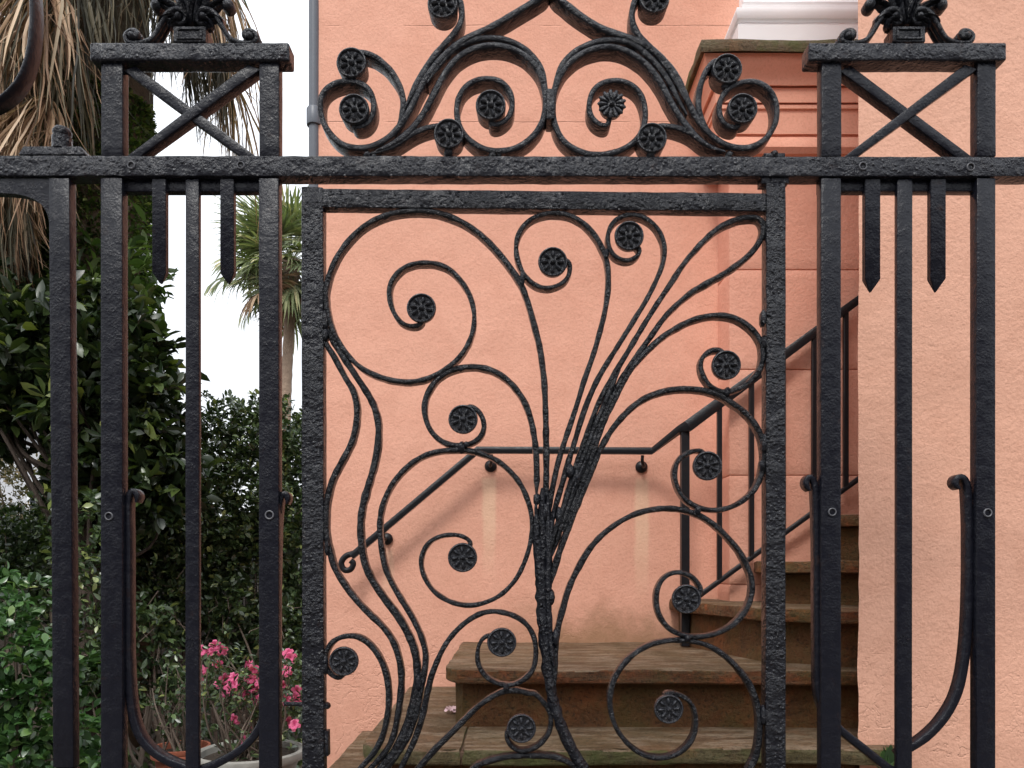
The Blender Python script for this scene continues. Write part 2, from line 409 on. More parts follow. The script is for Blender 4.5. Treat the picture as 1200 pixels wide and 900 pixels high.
def leaf_mat(name, stops, rough=0.35, trans=0.25, spec=0.5):
    m, nt, b = mat_new(name)
    g = nt.nodes.new('ShaderNodeNewGeometry')
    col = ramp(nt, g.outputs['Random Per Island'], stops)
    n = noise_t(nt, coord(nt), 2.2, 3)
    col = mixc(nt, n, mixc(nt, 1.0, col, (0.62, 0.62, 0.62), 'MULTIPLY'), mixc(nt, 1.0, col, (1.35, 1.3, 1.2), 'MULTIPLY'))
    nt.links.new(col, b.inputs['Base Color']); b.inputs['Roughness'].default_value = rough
    b.inputs['Specular IOR Level'].default_value = spec
    if trans > 0:
        tr = nt.nodes.new('ShaderNodeBsdfTranslucent'); nt.links.new(mixc(nt, 1.0, col, (1.1, 1.3, 0.6), 'MULTIPLY'), tr.inputs[0])
        mx = nt.nodes.new('ShaderNodeMixShader'); mx.inputs[0].default_value = trans
        nt.links.new(b.outputs[0], mx.inputs[1]); nt.links.new(tr.outputs[0], mx.inputs[2])
        nt.links.new(mx.outputs[0], nt.nodes['Material Output'].inputs[0])
    return m
L_DARK = leaf_mat('dark_glossy_leaf', [(0.0, (0.013, 0.025, 0.011)), (0.6, (0.030, 0.049, 0.019)), (0.93, (0.068, 0.103, 0.028)), (1.0, (0.221, 0.262, 0.068))], 0.30, 0.15)
L_HEDGE = leaf_mat('hedge_leaf', [(0.0, (0.027, 0.045, 0.022)), (0.5, (0.057, 0.095, 0.042)), (0.9, (0.113, 0.169, 0.066)), (1.0, (0.322, 0.378, 0.133))], 0.30, 0.15, 0.6)
L_BRIGHT = leaf_mat('fresh_green_leaf', [(0.0, (0.025, 0.06, 0.02)), (0.5, (0.045, 0.11, 0.035)), (0.9, (0.08, 0.17, 0.05)), (1.0, (0.16, 0.26, 0.08))], 0.28, 0.2, 0.6)
L_OLIVE = leaf_mat('olive_tan_leaf', [(0.0, (0.05, 0.05, 0.022)), (0.5, (0.11, 0.10, 0.05)), (0.85, (0.19, 0.15, 0.085)), (1.0, (0.32, 0.25, 0.16))], 0.6, 0.2, 0.3)
L_VINE = leaf_mat('vine_leaf', [(0.0, (0.03, 0.055, 0.02)), (0.5, (0.07, 0.12, 0.035)), (0.9, (0.15, 0.22, 0.06)), (1.0, (0.28, 0.33, 0.12))], 0.4, 0.3)
L_PALM = leaf_mat('palm_leaf', [(0.0, (0.097, 0.121, 0.065)), (0.5, (0.211, 0.259, 0.130)), (0.85, (0.389, 0.406, 0.227)), (1.0, (0.616, 0.535, 0.324))], 0.5, 0.2)
L_DEAD = leaf_mat('dead_frond', [(0.0, (0.09, 0.045, 0.025)), (0.35, (0.25, 0.145, 0.085)), (0.7, (0.42, 0.28, 0.18)), (1.0, (0.62, 0.47, 0.34))], 0.6, 0.15, 0.3)
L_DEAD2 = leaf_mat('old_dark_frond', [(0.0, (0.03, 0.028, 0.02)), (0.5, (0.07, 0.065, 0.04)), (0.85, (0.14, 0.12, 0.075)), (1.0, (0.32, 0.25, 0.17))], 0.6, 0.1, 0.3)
M_PINK = leaf_mat('magenta_petal', [(0.0, (0.68, 0.07, 0.25)), (1.0, (0.84, 0.22, 0.42))], 0.55, 0.3, 0.3)

# ------------------------------------------------------------------ ground and street
def struct(o): o['kind'] = 'structure'; return o
V = []; Fc = []
gx = np.linspace(-6, 6, 61); gy = np.linspace(1.75, 13, 57)
bmg = bmesh.new()
grid = [[bmg.verts.new((x, y, -0.02 + 0.035 * noise.noise(Vector((x * 1.3, y * 1.3, 0))) )) for x in gx] for y in gy]
for j in range(len(gy) - 1):
    for i in range(len(gx) - 1):
        bmg.faces.new((grid[j][i], grid[j][i+1], grid[j+1][i+1], grid[j+1][i]))
struct(link(bm_mesh('garden_ground', bmg, 180), 'garden_ground', M_SOIL))
struct(link(mesh('ground', [(-400, -400, -0.12), (400, -400, -0.12), (400, 600, -0.12), (-400, 600, -0.12)], [(0, 1, 2, 3)]), 'ground', M_SOIL))
pv = struct(link(mesh('pavement', [(-8, -2.2, -0.06), (8, -2.2, -0.06), (8, 1.3, -0.06), (-8, 1.3, -0.06)], [(0, 1, 2, 3)]), 'pavement', M_SIDEWALK))
bm = bmesh.new()
j = 0
for yy in np.arange(-2.2, 1.3, 0.58):
    xo = -8 + (0.45 if j % 2 else 0); j += 1
    for xx in np.arange(xo, 8, 0.9):
        add_box(bm, xx + 0.004, xx + 0.896, yy + 0.004, min(yy + 0.576, 1.3), -0.055, -0.002 + 0.004 * noise.noise(Vector((xx, yy, 0))))
sb = link(bm_mesh('paving_slabs', bm), 'paving_slabs', M_SIDEWALK, pv); sb['kind'] = 'stuff'
# stone kerb carrying the railings
kerb = thing('stone_kerb', 'low stone kerb at the foot of the iron railings', 'kerb', (0, 1.51, 0))
for (a, b_) in ((-3.6, -2.4), (-2.392, -1.2), (-1.192, -0.43), (0.54, 1.6), (1.608, 2.8)):
    box('kerb_stone', a, b_, 1.33, 1.69, -0.05, 0.14, M_SIDEWALK, kerb, 0.008)

struct(link(mesh('road', [(-60, -9.6, -0.11), (60, -9.6, -0.11), (60, -2.35, -0.11), (-60, -2.35, -0.11)], [(0, 1, 2, 3)]), 'road', simple('asphalt', (0.055, 0.055, 0.058), 0.85, 0.25, 60, 0.004)))
box('kerb', -60, 60, -2.34, -2.2, -0.15, -0.004, M_SIDEWALK)['kind'] = 'structure'
struct(link(mesh('far_pavement', [(-60, -12.9, -0.05), (60, -12.9, -0.05), (60, -9.6, -0.05), (-60, -9.6, -0.05)], [(0, 1, 2, 3)]), 'far_pavement', M_SIDEWALK))
M_BRICKW = simple('muted_brick_wall', (0.16, 0.10, 0.08), 0.9, 0.2, 12, 0.003)
for k, (xa, xb, h_, nm) in enumerate(((-30, -9, 4.9, 'left'), (-8, 7, 5.6, 'middle'), (8, 30, 5.0, 'right'))):  # unseen houses, added so the iron paint has something to reflect
    hh = thing('reflection_house', 'unseen low brick house added across the street for reflections, %s one of three' % nm, 'house', ((xa + xb) / 2, -13, 0))
    box('wall', xa, xb, -18, -13, -0.05, h_, M_BRICKW, hh, 0.02)
    box('roof', xa - 0.2, xb + 0.2, -18.2, -12.75, h_ + 0.002, h_ + 0.25, M_ROOF, hh, 0.02)
    nx_ = int((xb - xa) / 2.6)
    for i in range(nx_):
        xc = xa + (i + 0.5) * (xb - xa) / nx_
        for zb in (0.9, 3.1):
            wf = box('window', xc - 0.5, xc + 0.5, -13.02, -12.95, zb, zb + 1.5, M_WHITE, hh)
            box('pane', xc - 0.42, xc + 0.42, -12.948, -12.94, zb + 0.08, zb + 1.42, M_DARKGLASS, wf)

# ------------------------------------------------------------------ walls
DW = 3.12
XL = hx(373, DW)
house = thing('house_wall', 'smooth peach stucco house wall behind the gate and the handrail', 'wall', (0, DW, 0))
def wall_grid(name, x0, x1, yb, z0, z1, nx, nz, thick, mat, parent, amp=0.004, splay=0.0):
    bm = bmesh.new()
    fr = [[None] * (nx + 1) for _ in range(nz + 1)]
    for j in range(nz + 1):
        for i in range(nx + 1):
            x = x0 + (x1 - x0) * i / nx; z = z0 + (z1 - z0) * j / nz
            d = amp * noise.noise(Vector((x * 2.1, z * 2.1, yb))) + amp * 0.5 * noise.noise(Vector((x * 7, z * 7, yb)))
            ex = 0
            if i == 0: ex = amp * max(0.12, min(1.0, 1.5 - z)) * (0.7 * noise.noise(Vector((z * 9, 3.3, yb))) + 1.0 * noise.noise(Vector((z * 41, 7.3, yb))))
            fr[j][i] = bm.verts.new((x + ex, yb + d, z))
    for j in range(nz):
        for i in range(nx): bm.faces.new((fr[j][i], fr[j][i+1], fr[j+1][i+1], fr[j+1][i]))
    bl = [bm.verts.new((x0 + splay, yb + thick, z0 + (z1 - z0) * j / nz)) for j in range(nz + 1)]
    br = [bm.verts.new((x1, yb + thick, z0 + (z1 - z0) * j / nz)) for j in range(nz + 1)]
    for j in range(nz):
        bm.faces.new((fr[j][0], fr[j+1][0], bl[j+1], bl[j])); bm.faces.new((fr[j][nx], br[j], br[j+1], fr[j+1][nx]))
        bm.faces.new((bl[j], bl[j+1], br[j+1], br[j]))
    bm.faces.new([fr[nz][i] for i in range(nx + 1)] + [br[nz], bl[nz]])
    return link(bm_mesh(name, bm, 35), name, mat, parent)
wall_grid('stucco_face', XL, 3.4, DW, -0.05, 5.6, 110, 140, 0.35, M_WALL, house)
# near wall on the right: closer to the street, its end cut back so only its edge shows
DN = 2.1
XN = hx(1006, DN)
wall2 = thing('street_wall', 'coarse pinkish peach stucco wall on the right, nearest the street', 'wall', (XN, DN, 0))
wall_grid('stucco_face', XN, 3.4, DN, -0.05, 5.6, 70, 150, 0.30, M_WALL2, wall2, 0.007, splay=0.32)

# downspout
dsp = thing('downspout', 'grey metal downspout at the left corner of the peach wall', 'downspout', (hx(367, 3.2), 3.16, 0))
dx = hx(367, 3.1)
V, Fc = [], []
lathe_into(V, Fc, [(0.022, 0), (0.022, 5.5)], 20, (dx - 0.003, 3.13, 0)); link(fix(mesh('pipe', V, Fc, 40)), 'pipe', M_PIPE, dsp)
zc = P(0, 130, 3.12).z
V, Fc = [], []
lathe_into(V, Fc, [(0.023, zc - 0.055), (0.030, zc - 0.055), (0.031, zc - 0.05), (0.031, zc + 0.01), (0.028, zc + 0.015), (0.023, zc + 0.015)], 20, (dx - 0.003, 3.13, 0))
link(fix(mesh('collar', V, Fc, 40)), 'collar', M_PIPE, dsp)

# ------------------------------------------------------------------ pier with cornice, white column base
DP = 2.95
XB = hx(855, DP)
pier = thing('stair_pier', 'peach pier of scored blocks with a moulded cap behind the stair railing', 'pier', (XB, DP, 0))
joints = [0.0, 0.37, 0.75] + [P(0, y, DP).z for y in (685, 557, 433, 316)] + [P(0, 182, DP).z]
box('core', XB + 0.008, 2.6, DP + 0.008, DW + 0.05, 0.0, joints[-1] - 0.01, M_PIER, pier)
def rough_block(name, x0, x1, y0, y1, z0, z1, mat, parent, amp=0.003, n=(10, 4, 6), bev=0.004):
    bm = bmesh.new(); add_box(bm, x0, x1, y0, y1, z0, z1, bev, 2)
    bmesh.ops.subdivide_edges(bm, edges=[e for e in bm.edges if e.calc_length() > 0.05], cuts=n[0], use_grid_fill=True)
    for v in bm.verts:
        q = v.co * 9; v.co += Vector((noise.noise(q), noise.noise(q + Vector((9, 1, 2))), noise.noise(q + Vector((3, 7, 5))))) * amp
    return link(bm_mesh(name, bm, 35), name, mat, parent)
for a, b_ in zip(joints[:-1], joints[1:]):
    rough_block('block', XB, 2.6, DP, DW + 0.04, a + 0.0012, b_ - 0.0012, M_PIER, pier, 0.0016)
# cornice: (overhang, photo row at the front plane of that level)
def ring_stack(name, levels, mat, parent, x_body, y_body, x_right, y_back, amp=0.0, res=14):
    bm = bmesh.new(); rings = []
    for o, z in levels:
        pts = []
        A = (x_body - o, y_back); B = (x_body - o, y_body - o); Cc = (x_right, y_body - o); Dd = (x_right, y_back)
        for (p, q, k) in ((A, B, 6), (B, Cc, res), (Cc, Dd, 1)):
            for i in range(k): pts.append((p[0] + (q[0] - p[0]) * i / k, p[1] + (q[1] - p[1]) * i / k))
        pts.append(Dd)
        ring = []
        for x, y in pts:
            d = amp * noise.noise(Vector((x * 12, y * 12, z * 12)))
            ring.append(bm.verts.new((x + d, y + d, z + amp * noise.noise(Vector((x * 8, y * 8, 2)))) ))
        rings.append(ring)
    for r0, r1 in zip(rings[:-1], rings[1:]):
        for i in range(len(r0)):
            k = (i + 1) % len(r0); bm.faces.new((r0[i], r0[k], r1[k], r1[i]))
    bm.faces.new(rings[0][::-1]); bm.faces.new(rings[-1])
    return link(bm_mesh(name, bm, 38), name, mat, parent)
def zr(py, o): return P(0, py, DP - o).z
lv = [(0.03, zr(184, .03)), (0.055, zr(180, .055)), (0.068, zr(172, .068)), (0.062, zr(162, .062)), (0.05, zr(160, .05)), (0.05, zr(158, .05)),
      (0.060, zr(157, .06)), (0.060, zr(129, .06)), (0.068, zr(127, .068)), (0.068, zr(123, .068)), (0.058, zr(121.5, .058)), (0.073, zr(120, .073)), (0.073, zr(103, .073)),
      (0.062, zr(102, .062)), (0.085, zr(100, .085)), (0.092, zr(92, .092)), (0.104, zr(82, .104)), (0.122, zr(72, .122)), (0.130, zr(62, .13))]
ring_stack('cornice', lv, M_CORN, pier, XB, DP, 2.6, DW + 0.03, 0.0015, 24)
lv = [(0.128, zr(60.5, .128)), (0.148, zr(60, .148)), (0.150, zr(57, .15)), (0.149, zr(49, .149)), (0.142, zr(46.5, .142))]
led = ring_stack('mossy_ledge', lv, M_MOSSY, pier, XB, DP, 2.6, DW + 0.03, 0.006, 40)
led['label'] = 'green mossy ledge slab on top of the moulded cap'
# white column base on the pier
XW, YW = hx(865, 2.93), 2.93
wc = thing('white_column', 'white painted column with a moulded base standing on the mossy pier', 'column', (XW + 0.4, YW + 0.3, zr(45, 0)))
zz = lambda py: P(0, py, YW).z
ztop_ledge = zr(46.5, .142) + 0.004
lv = [(0.0, ztop_ledge), (0.0, zz(28.5)), (-0.012, zz(27)), (-0.012, zz(24))]
ring_stack('plinth', lv, M_WHITE, wc, XW, YW, XW + 1.0, 3.6, 0.001)
lv = [(-0.01, zz(23.9)), (0.002, zz(22)), (0.010, zz(16)), (0.006, zz(10)), (-0.008, zz(7)), (-0.02, zz(5)), (-0.02, zz(1))]
ring_stack('torus_moulding', lv, M_WHITE, wc, XW, YW, XW + 1.0, 3.6, 0.001)
lv = [(-0.03, zz(0.9)), (-0.026, zz(-4)), (-0.035, zz(-9)), (-0.05, zz(-14)), (-0.06, zz(-24)), (-0.062, 5.5)]
ring_stack('shaft', lv, M_WHITE, wc, XW, YW, XW + 1.0, 3.6, 0.001)

# ------------------------------------------------------------------ stone steps
steps = thing('stone_steps', 'worn brown stone steps winding up to the right behind the gate', 'steps', (0.2, 2.4, 0))
def slab(name, poly, z0, z1, mat, parent, bev=0.005, amp=0.003, cuts=0.05):
    """poly: plan points counter-clockwise seen from above"""
    pts = np.array(poly + [poly[0]], float); pts = resample(pts, cuts)[:-1]
    bm = bmesh.new()
    levels = [(z0, bev), (z0 + bev, 0.0), ((z0 + z1) / 2, -0.001), (z1 - bev, 0.0), (z1 - bev * 0.3, bev * 0.35), (z1, bev)]
    c = pts.mean(0); rings = []
    for z, ins in levels:
        ring = []
        for x, y in pts:
            v = Vector((c[0] - x, c[1] - y)); v.normalize()
            q = Vector((x * 11, y * 11, z * 30))
            d = amp * noise.noise(q) + amp * 0.7 * noise.noise(q * 3.1)
            ch = noise.noise(Vector((x * 23, y * 23, 4.4)))
            if ins > 0 and z > z0 + bev and ch > 0.22: d += (ch - 0.22) * amp * 6   # chipped arris
            ring.append(bm.verts.new((x + v.x * (ins + d), y + v.y * (ins + d), z + (amp * 0.8 * noise.noise(Vector((x * 5, y * 5, 1))) if z > z0 + bev * 2 else 0))))
        rings.append(ring)
    for r0, r1 in zip(rings[:-1], rings[1:]):
        for i in range(len(r0)):
            k = (i + 1) % len(r0); bm.faces.new((r0[i], r0[k], r1[k], r1[i]))
    fb = bm.faces.new(rings[0][::-1]); ft = bm.faces.new(rings[-1])
    bmesh.ops.triangulate(bm, faces=[fb, ft])
    o = link(bm_mesh(name, bm, 30), name, mat, parent)
    return o
Z0, Z1, Z2, Z3, Z4, Z5 = 0.535, 0.715, 0.895, 1.072, 1.222, 1.392
BACK = DW + 0.02
NT = 0.042
def two_tone(o, nose):
    """front and side faces take the weathered nosing stone, the top keeps the tread stone"""
    me = o.data; me.materials.append(nose)
    for p in me.polygons:
        if p.normal.z < 0.75: p.material_index = 1
# hidden lower flight down to the pavement
for i, (zt, yf, xl) in enumerate(((0.18, 1.72, -0.98), (0.357, 1.79, -0.80))):
    two_tone(slab('tread', [(xl, BACK), (xl, yf + .04), (xl + .04, yf), (1.2, yf), (1.2, yf + 0.45), (1.0, BACK)], zt - NT, zt, M_TREAD, steps), M_NOSEM)
    slab('riser', [(xl + .03, BACK), (xl + .03, yf + .05), (1.18, yf + .05), (1.0, BACK)], zt - 0.178, zt - NT - 0.001, M_RISER, steps)
# T0
x0 = hx(424, DW)
two_tone(slab('tread', [(x0, BACK), (x0, 2.0), (x0 + .05, 1.88), (1.12, 1.86), (1.12, 2.3), (0.9, BACK)], Z0 - NT, Z0, M_TREAD, steps), M_NOSEM)
slab('riser', [(x0 + .03, BACK), (x0 + .03, 1.93), (1.1, 1.91), (0.9, BACK)], Z0 - 0.178, Z0 - NT - 0.001, M_RISER, steps)
# T1: three stones along the front
x1 = hx(479, DW)
def front1(x): return 2.045 - 0.012 * math.cos(x * 5)
cut = [x1, hx(541, 2.05), 1.06]
for k in range(2):
    a, b_ = cut[k] + 0.003, cut[k+1] - 0.003
    xs = np.linspace(a + (0.05 if k == 0 else 0), b_, 14)
    fr = [(x, front1(x)) for x in xs]
    poly = [(a, BACK)] + ([(a, 2.22), (a + 0.004, 2.12)] if k == 0 else []) + fr + [(b_, 2.3 if k == 1 else BACK)] + ([(1.1, BACK)] if k == 1 else [])
    two_tone(slab('tread', poly, Z1 - NT, Z1, M_TREAD, steps, 0.005, 0.006, 0.025), M_NOSEM)
slab('riser', [(x1 + .035, BACK), (x1 + .035, 2.15), (x1 + .10, 2.10), (0.94, 2.095), (1.10, 2.30), (1.1, BACK)], Z0 - 0.02, Z1 - NT - 0.001, M_RISER, steps)
# mortar between the T1 stones
for k in (1,):
    box('mortar_joint', cut[k] - 0.009 + 0.006 * (k - 1), cut[k] + 0.009 - 0.006 * (k - 1), 2.043, 2.5, Z1 - NT + 0.001, Z1 - 0.008, M_MORTAR, steps)
# T2
x2 = hx(541, DW)
slab('riser', [(x2 + .03, BACK), (x2 + .03, 2.37), (x2 + .06, 2.345), (0.4, 2.335), (0.98, 2.31), (1.10, 2.31), (1.12, 2.5), (1.1, BACK)], Z1 - 0.01, Z2 - NT - 0.001, M_RISER, steps, 0.006, 0.004)
two_tone(slab('tread', [(x2, BACK), (x2, 2.37), (x2 + .03, 2.30), (x2 + .1, 2.285), (0.4, 2.28), (0.99, 2.255), (1.10, 2.255), (1.16, 2.5), (1.1, BACK)], Z2 - NT, Z2, M_TREAD, steps, 0.005, 0.006, 0.025), M_NOSE)
# T3 winder
slab('riser', [(hx(800, 3.05), BACK), (hx(803, 2.98), 2.95), (hx(892, 2.50), 2.50), (hx(985, 2.34), 2.36), (1.25, 2.30), (1.25, BACK)], Z2 - 0.01, Z3 - NT - 0.001, M_RISER, steps, 0.006, 0.004)
two_tone(slab('tread', [(hx(789, 3.05), BACK), (hx(790, 2.98), 2.93), (hx(892, 2.44), 2.44), (hx(985, 2.29), 2.30), (1.28, 2.24), (1.28, BACK)], Z3 - NT, Z3, M_TREAD, steps, 0.004, 0.005, 0.025), M_NOSE)
# T4
slab('riser', [(hx(893, 2.95), 2.96), (hx(900, 2.8), 2.80), (hx(985, 2.62), 2.64), (1.5, 2.4), (1.5, 2.96)], Z3 - 0.01, Z4 - NT - 0.001, M_RISER, steps, 0.006, 0.004)
two_tone(slab('tread', [(hx(884, 2.95), 2.96), (hx(888, 2.76), 2.76), (hx(985, 2.56), 2.57), (1.5, 2.32), (1.5, 2.96)], Z4 - NT, Z4, M_TREAD, steps, 0.004, 0.005, 0.025), M_NOSE)
# T5 and T6, mostly behind the street wall
slab('riser', [(hx(972, 2.95), 2.96), (hx(975, 2.88), 2.86), (1.6, 2.55), (1.7, 2.96)], Z4 - 0.01, Z5 - NT - 0.001, M_RISER, steps, 0.006, 0.003)
two_tone(slab('tread', [(hx(966, 2.95), 2.96), (hx(969, 2.85), 2.82), (1.6, 2.49), (1.75, 2.96)], Z5 - NT, Z5, M_TREAD, steps, 0.004, 0.005, 0.025), M_NOSE)
slab('riser', [(1.5, 2.96), (1.52, 2.45), (2.6, 2.45), (2.6, 2.96)], Z4, Z5 + 0.12, M_RISER, steps)
two_tone(slab('tread', [(1.46, 2.96), (1.47, 2.4), (2.6, 2.4), (2.6, 2.96)], Z5 + 0.121, Z5 + 0.165, M_TREAD, steps), M_NOSE)

# ------------------------------------------------------------------ stair railing
hr = thing('stair_handrail', 'slim black iron handrail and balusters running along the wall and up the steps', 'railing', (0.6, 2.95, Z2))
def rail_bar(name, pts, wy, hz, mat, parent, prof=True):
    """flat moulded bar through 3-D points; section is wy deep and hz high, mitred"""
    pts = [Vector(p) for p in pts]; n = len(pts); V = []; Fc = []
    for i, p in enumerate(pts):
        d = (pts[min(i+1, n-1)] - pts[max(i-1, 0)]).normalized()
        side = d.cross(Vector((0, 0, 1))); side = Vector((side.x, side.y, side.z)).normalized()
        up = side.cross(d).normalized()
        sc = 1.0
        if 0 < i < n - 1:
            a = (pts[i] - pts[i-1]).normalized(); sc = 1.0 / max(0.5, a.dot(d))
        sec = [(-wy/2, -hz*0.1), (-wy/2*0.75, -hz/2), (wy/2*0.75, -hz/2), (wy/2, -hz*0.1), (wy/2, hz*0.2), (wy/2*0.7, hz/2), (-wy/2*0.7, hz/2), (-wy/2, hz*0.2)]
        for a_, b_ in sec: V.append(tuple(p + side * a_ + up * b_ * sc))
    for i in range(n - 1):
        for k in range(8):
            a, b2 = i*8+k, i*8+(k+1) % 8; Fc.append((a, b2, b2+8, a+8))
    Fc.append(tuple(range(8))[::-1]); Fc.append(tuple(range((n-1)*8, n*8)))
    return link(fix(mesh(name, V, Fc, 30)), name, mat, parent)
DH = 3.03; DB = 2.9
rail_bar('top_rail', [P(412, 652, DH), P(560, 527.5, DH), P(764, 528.5, DH), P(797, 503, 2.93), P(806, 499.5, DB), P(1060, 311.5, DB)], 0.029, 0.026, M_HRAIL, hr)
V, Fc = [], []
curl = catmull([(416, 648), (405, 652), (400, 660), (404, 668), (411, 667), (414, 660), (411, 657)])
tube_into(V, Fc, [P(a, b_, DH) for a, b_ in curl], 0.012, 10)
link(fix(mesh('rail_curl', V, Fc, 60)), 'rail_curl', M_HRAIL, hr)
rail_bar('bottom_rail', [P(806, 708, DB), P(1060, 521.5, DB)], 0.02, 0.018, M_HRAIL, hr)
def vbar(name, px, y0, y1, wpx, D, parent):
    a = P(px - wpx/2, y0, D); b_ = P(px + wpx/2, y1, D); w_ = b_.x - a.x
    return box(name, a.x, b_.x, D - w_/2, D + w_/2, b_.z, a.z, M_HRAIL, parent, 0.0015)
po = vbar('newel_post', 802.5, 503, 757, 9.5, DB + 0.03, hr)
po.data.transform(Matrix.Translation((0, 0, 0)))
for bx_ in (843, 880.5, 917.5, 954, 991, 1028):
    yt = 499.5 - (bx_ - 806) * 0.7402 + 3; yb = 708 - (bx_ - 806) * 0.7343
    vbar('baluster', bx_, yt, yb, 5.5, DB, hr)
for (bx_, by_, ty) in ((575, 546, 531), (752, 547, 532), (453, 631.5, 619)):
    c = P(bx_, by_, DW - 0.01); V, Fc = [], []
    top = P(bx_ + (1 if ty != 619 else -4), ty, DH)
    lathe_into(V, Fc, [(0.024, DW + 0.002), (0.025, DW - 0.006), (0.021, DW - 0.012), (0.012, DW - 0.018), (0.0001, DW - 0.02)], 20, (c.x, 0, c.z), 'y')
    arm = catmull([(c.x, DW - 0.015, c.z), (c.x, DW - 0.06, c.z - 0.004), (top.x, DH + 0.006, c.z + 0.012), (top.x, DH, top.z - 0.005)])
    tube_into(V, Fc, arm, 0.0065, 8)
    link(fix(mesh('bracket', V, Fc, 50)), 'bracket', M_HRAIL, hr)
# small pebble-like dropped petal on T1
# ------------------------------------------------------------------ ironwork
def ros_mesh(name, r, depth, petals=8, rim=True):
    V, Fc = [], []
    if rim:
        prof = [(0.0001, depth), (r*0.93, depth), (r*0.97, depth*0.55), (r, depth*0.25), (r, 0.003), (r*0.96, -0.0005), (r*0.90, -0.001), (r*0.85, 0.0008), (r*0.81, 0.0042), (r*0.5, 0.0058), (r*0.2, 0.0045), (0.0001, 0.0045)]
    else:
        prof = [(0.0001, depth), (r*0.75, depth), (r*0.8, 0.010), (r*0.86, 0.0045), (r*0.5, 0.003), (0.0001, 0.003)]
    lathe_into(V, Fc, prof, 28, (0, 0, 0), 'y')
    def blob(cx, cz, ang, rl, rw, ry, y, nu=8, nv=5):
        base = len(V)
        for i in range(nv + 1):
            th = math.pi * i / nv
            for k in range(nu):
                ph = 2 * math.pi * k / nu
                a = rl * math.cos(th); b_ = rw * math.sin(th) * math.cos(ph) * (0.75 + 0.35 * math.cos(th)); c = ry * math.sin(th) * math.sin(ph)
                V.append((cx + a * math.cos(ang) - b_ * math.sin(ang), y + c, cz + a * math.sin(ang) + b_ * math.cos(ang)))
        for i in range(nv):
            for k in range(nu):
                q = base + i*nu + k; s = base + i*nu + (k+1) % nu; Fc.append((q, s, s+nu, q+nu))
    for k in range(petals):
        a = 2 * math.pi * (k + 0.5) / petals
        if rim: blob(r*0.53*math.cos(a), r*0.53*math.sin(a), a, r*0.25, r*0.165, 0.0062, 0.0035)
        else: blob(r*0.62*math.cos(a), r*0.62*math.sin(a), a, r*0.36, r*0.175, 0.0040, 0.0012)
    blob(0, 0, 0, r*0.21, r*0.21, 0.0085, 0.003, 12, 8)
    me = mesh(name, V, Fc, 50); fix(me); return me
ROS_G = ros_mesh('rosette', 17.3 * PX, 0.016)
ROS_O = ros_mesh('rosette', 17.6 * PX, 0.040)
ROS_D = ros_mesh('rosette', 17.5 * PX, 0.020, 13, False)
for m_ in (ROS_G, ROS_O, ROS_D): m_.materials.append(M_ROS)
nros = 0
def rosette(me, px, py, parent, y=DF - 0.008, sc=1.0):
    global nros; nros += 1
    return link(me, 'rosette', None, parent, (fx(px), y, fz(py)), (0, R(random.uniform(-30, 30)), 0), (sc * 17.3 / 17.3, 1, sc))

# coordinate readers for the enlarged views the curves were measured in
def rd(ox, oy, s): return lambda *a: [(ox + x / s, oy + y / s) for x, y in a]
z1 = rd(360, 0, 4.09); z2 = rd(630, 0, 4.0); z3 = rd(350, 210, 3.752); z4 = rd(590, 210, 3.462); z5 = rd(360, 420, 3.75)
z6 = rd(620, 420, 3.748); z7 = rd(360, 660, 3.75); z8 = rd(620, 660, 3.748)

# ---- gate
gate = thing('iron_gate', 'black wrought iron gate full of spiral scrolls and rosettes in a rectangular frame', 'gate', (fx(366), DF, fz(1315)))
def fbar(name, pts4, y0, y1, mat, parent, bev=0.0025, seg=2, lump=0.0, cuts=0):
    """bar whose front outline is a quad in photo pixels (tl, tr, br, bl)"""
    bm = bmesh.new()
    f = [bm.verts.new((fx(a), y0, fz(b_))) for a, b_ in pts4]; g = [bm.verts.new((fx(a), y1, fz(b_))) for a, b_ in pts4]
    bm.faces.new(f); bm.faces.new(g[::-1])
    for i in range(4):
        k = (i + 1) % 4; bm.faces.new((f[i], g[i], g[k], f[k]))
    bmesh.ops.bevel(bm, geom=bm.edges[:], offset=bev, segments=seg, affect='EDGES', profile=0.5)
    if cuts:
        for _ in range(cuts):
            le = [e for e in bm.edges if e.calc_length() > 0.016]
            if le: bmesh.ops.subdivide_edges(bm, edges=le, cuts=1, use_grid_fill=True)
        for v in bm.verts:
            q = v.co * 55
            v.co += Vector((noise.noise(q), noise.noise(q + Vector((5, 5, 5))), noise.noise(q + Vector((9, 2, 7))))) * lump
    return link(bm_mesh(name, bm, 40), name, mat, parent)
GB = 1315
fbar('stile', [(353, 218), (378.5, 219), (380, GB), (354, GB)], DF, DF + 0.028, M_GATE, gate, cuts=5, lump=0.0009)
fbar('stile', [(898, 214), (921, 214), (921, GB), (897, GB)], DF - 0.001, DF + 0.030, M_GATE, gate, cuts=5, lump=0.0009)
fbar('top_bar', [(378, 220.5), (898, 226), (898, 247), (378, 242.5)], DF, DF + 0.028, M_GATE, gate, cuts=5, lump=0.0009)
fbar('bottom_bar', [(379, 1285), (898, 1285), (898, 1309), (379, 1309)], DF, DF + 0.028, M_GATE, gate)
gd = 0.026; gy0 = DF + 0.001
def join_ros(pts, ros, r=17.5, taper_len=22):
    """run the end of a scroll in behind its rosette; taper the other end where it merges"""
    if not ros: return pts, (taper_len, taper_len)
    pts = [tuple(p) for p in pts]; d0 = math.dist(pts[0], ros); d1 = math.dist(pts[-1], ros)
    e = pts[0] if d0 < d1 else pts[-1]
    q = (e[0] * 0.42 + ros[0] * 0.58, e[1] * 0.42 + ros[1] * 0.58)
    return ([q] + pts, (0, taper_len)) if d0 < d1 else (pts + [q], (taper_len, 0))
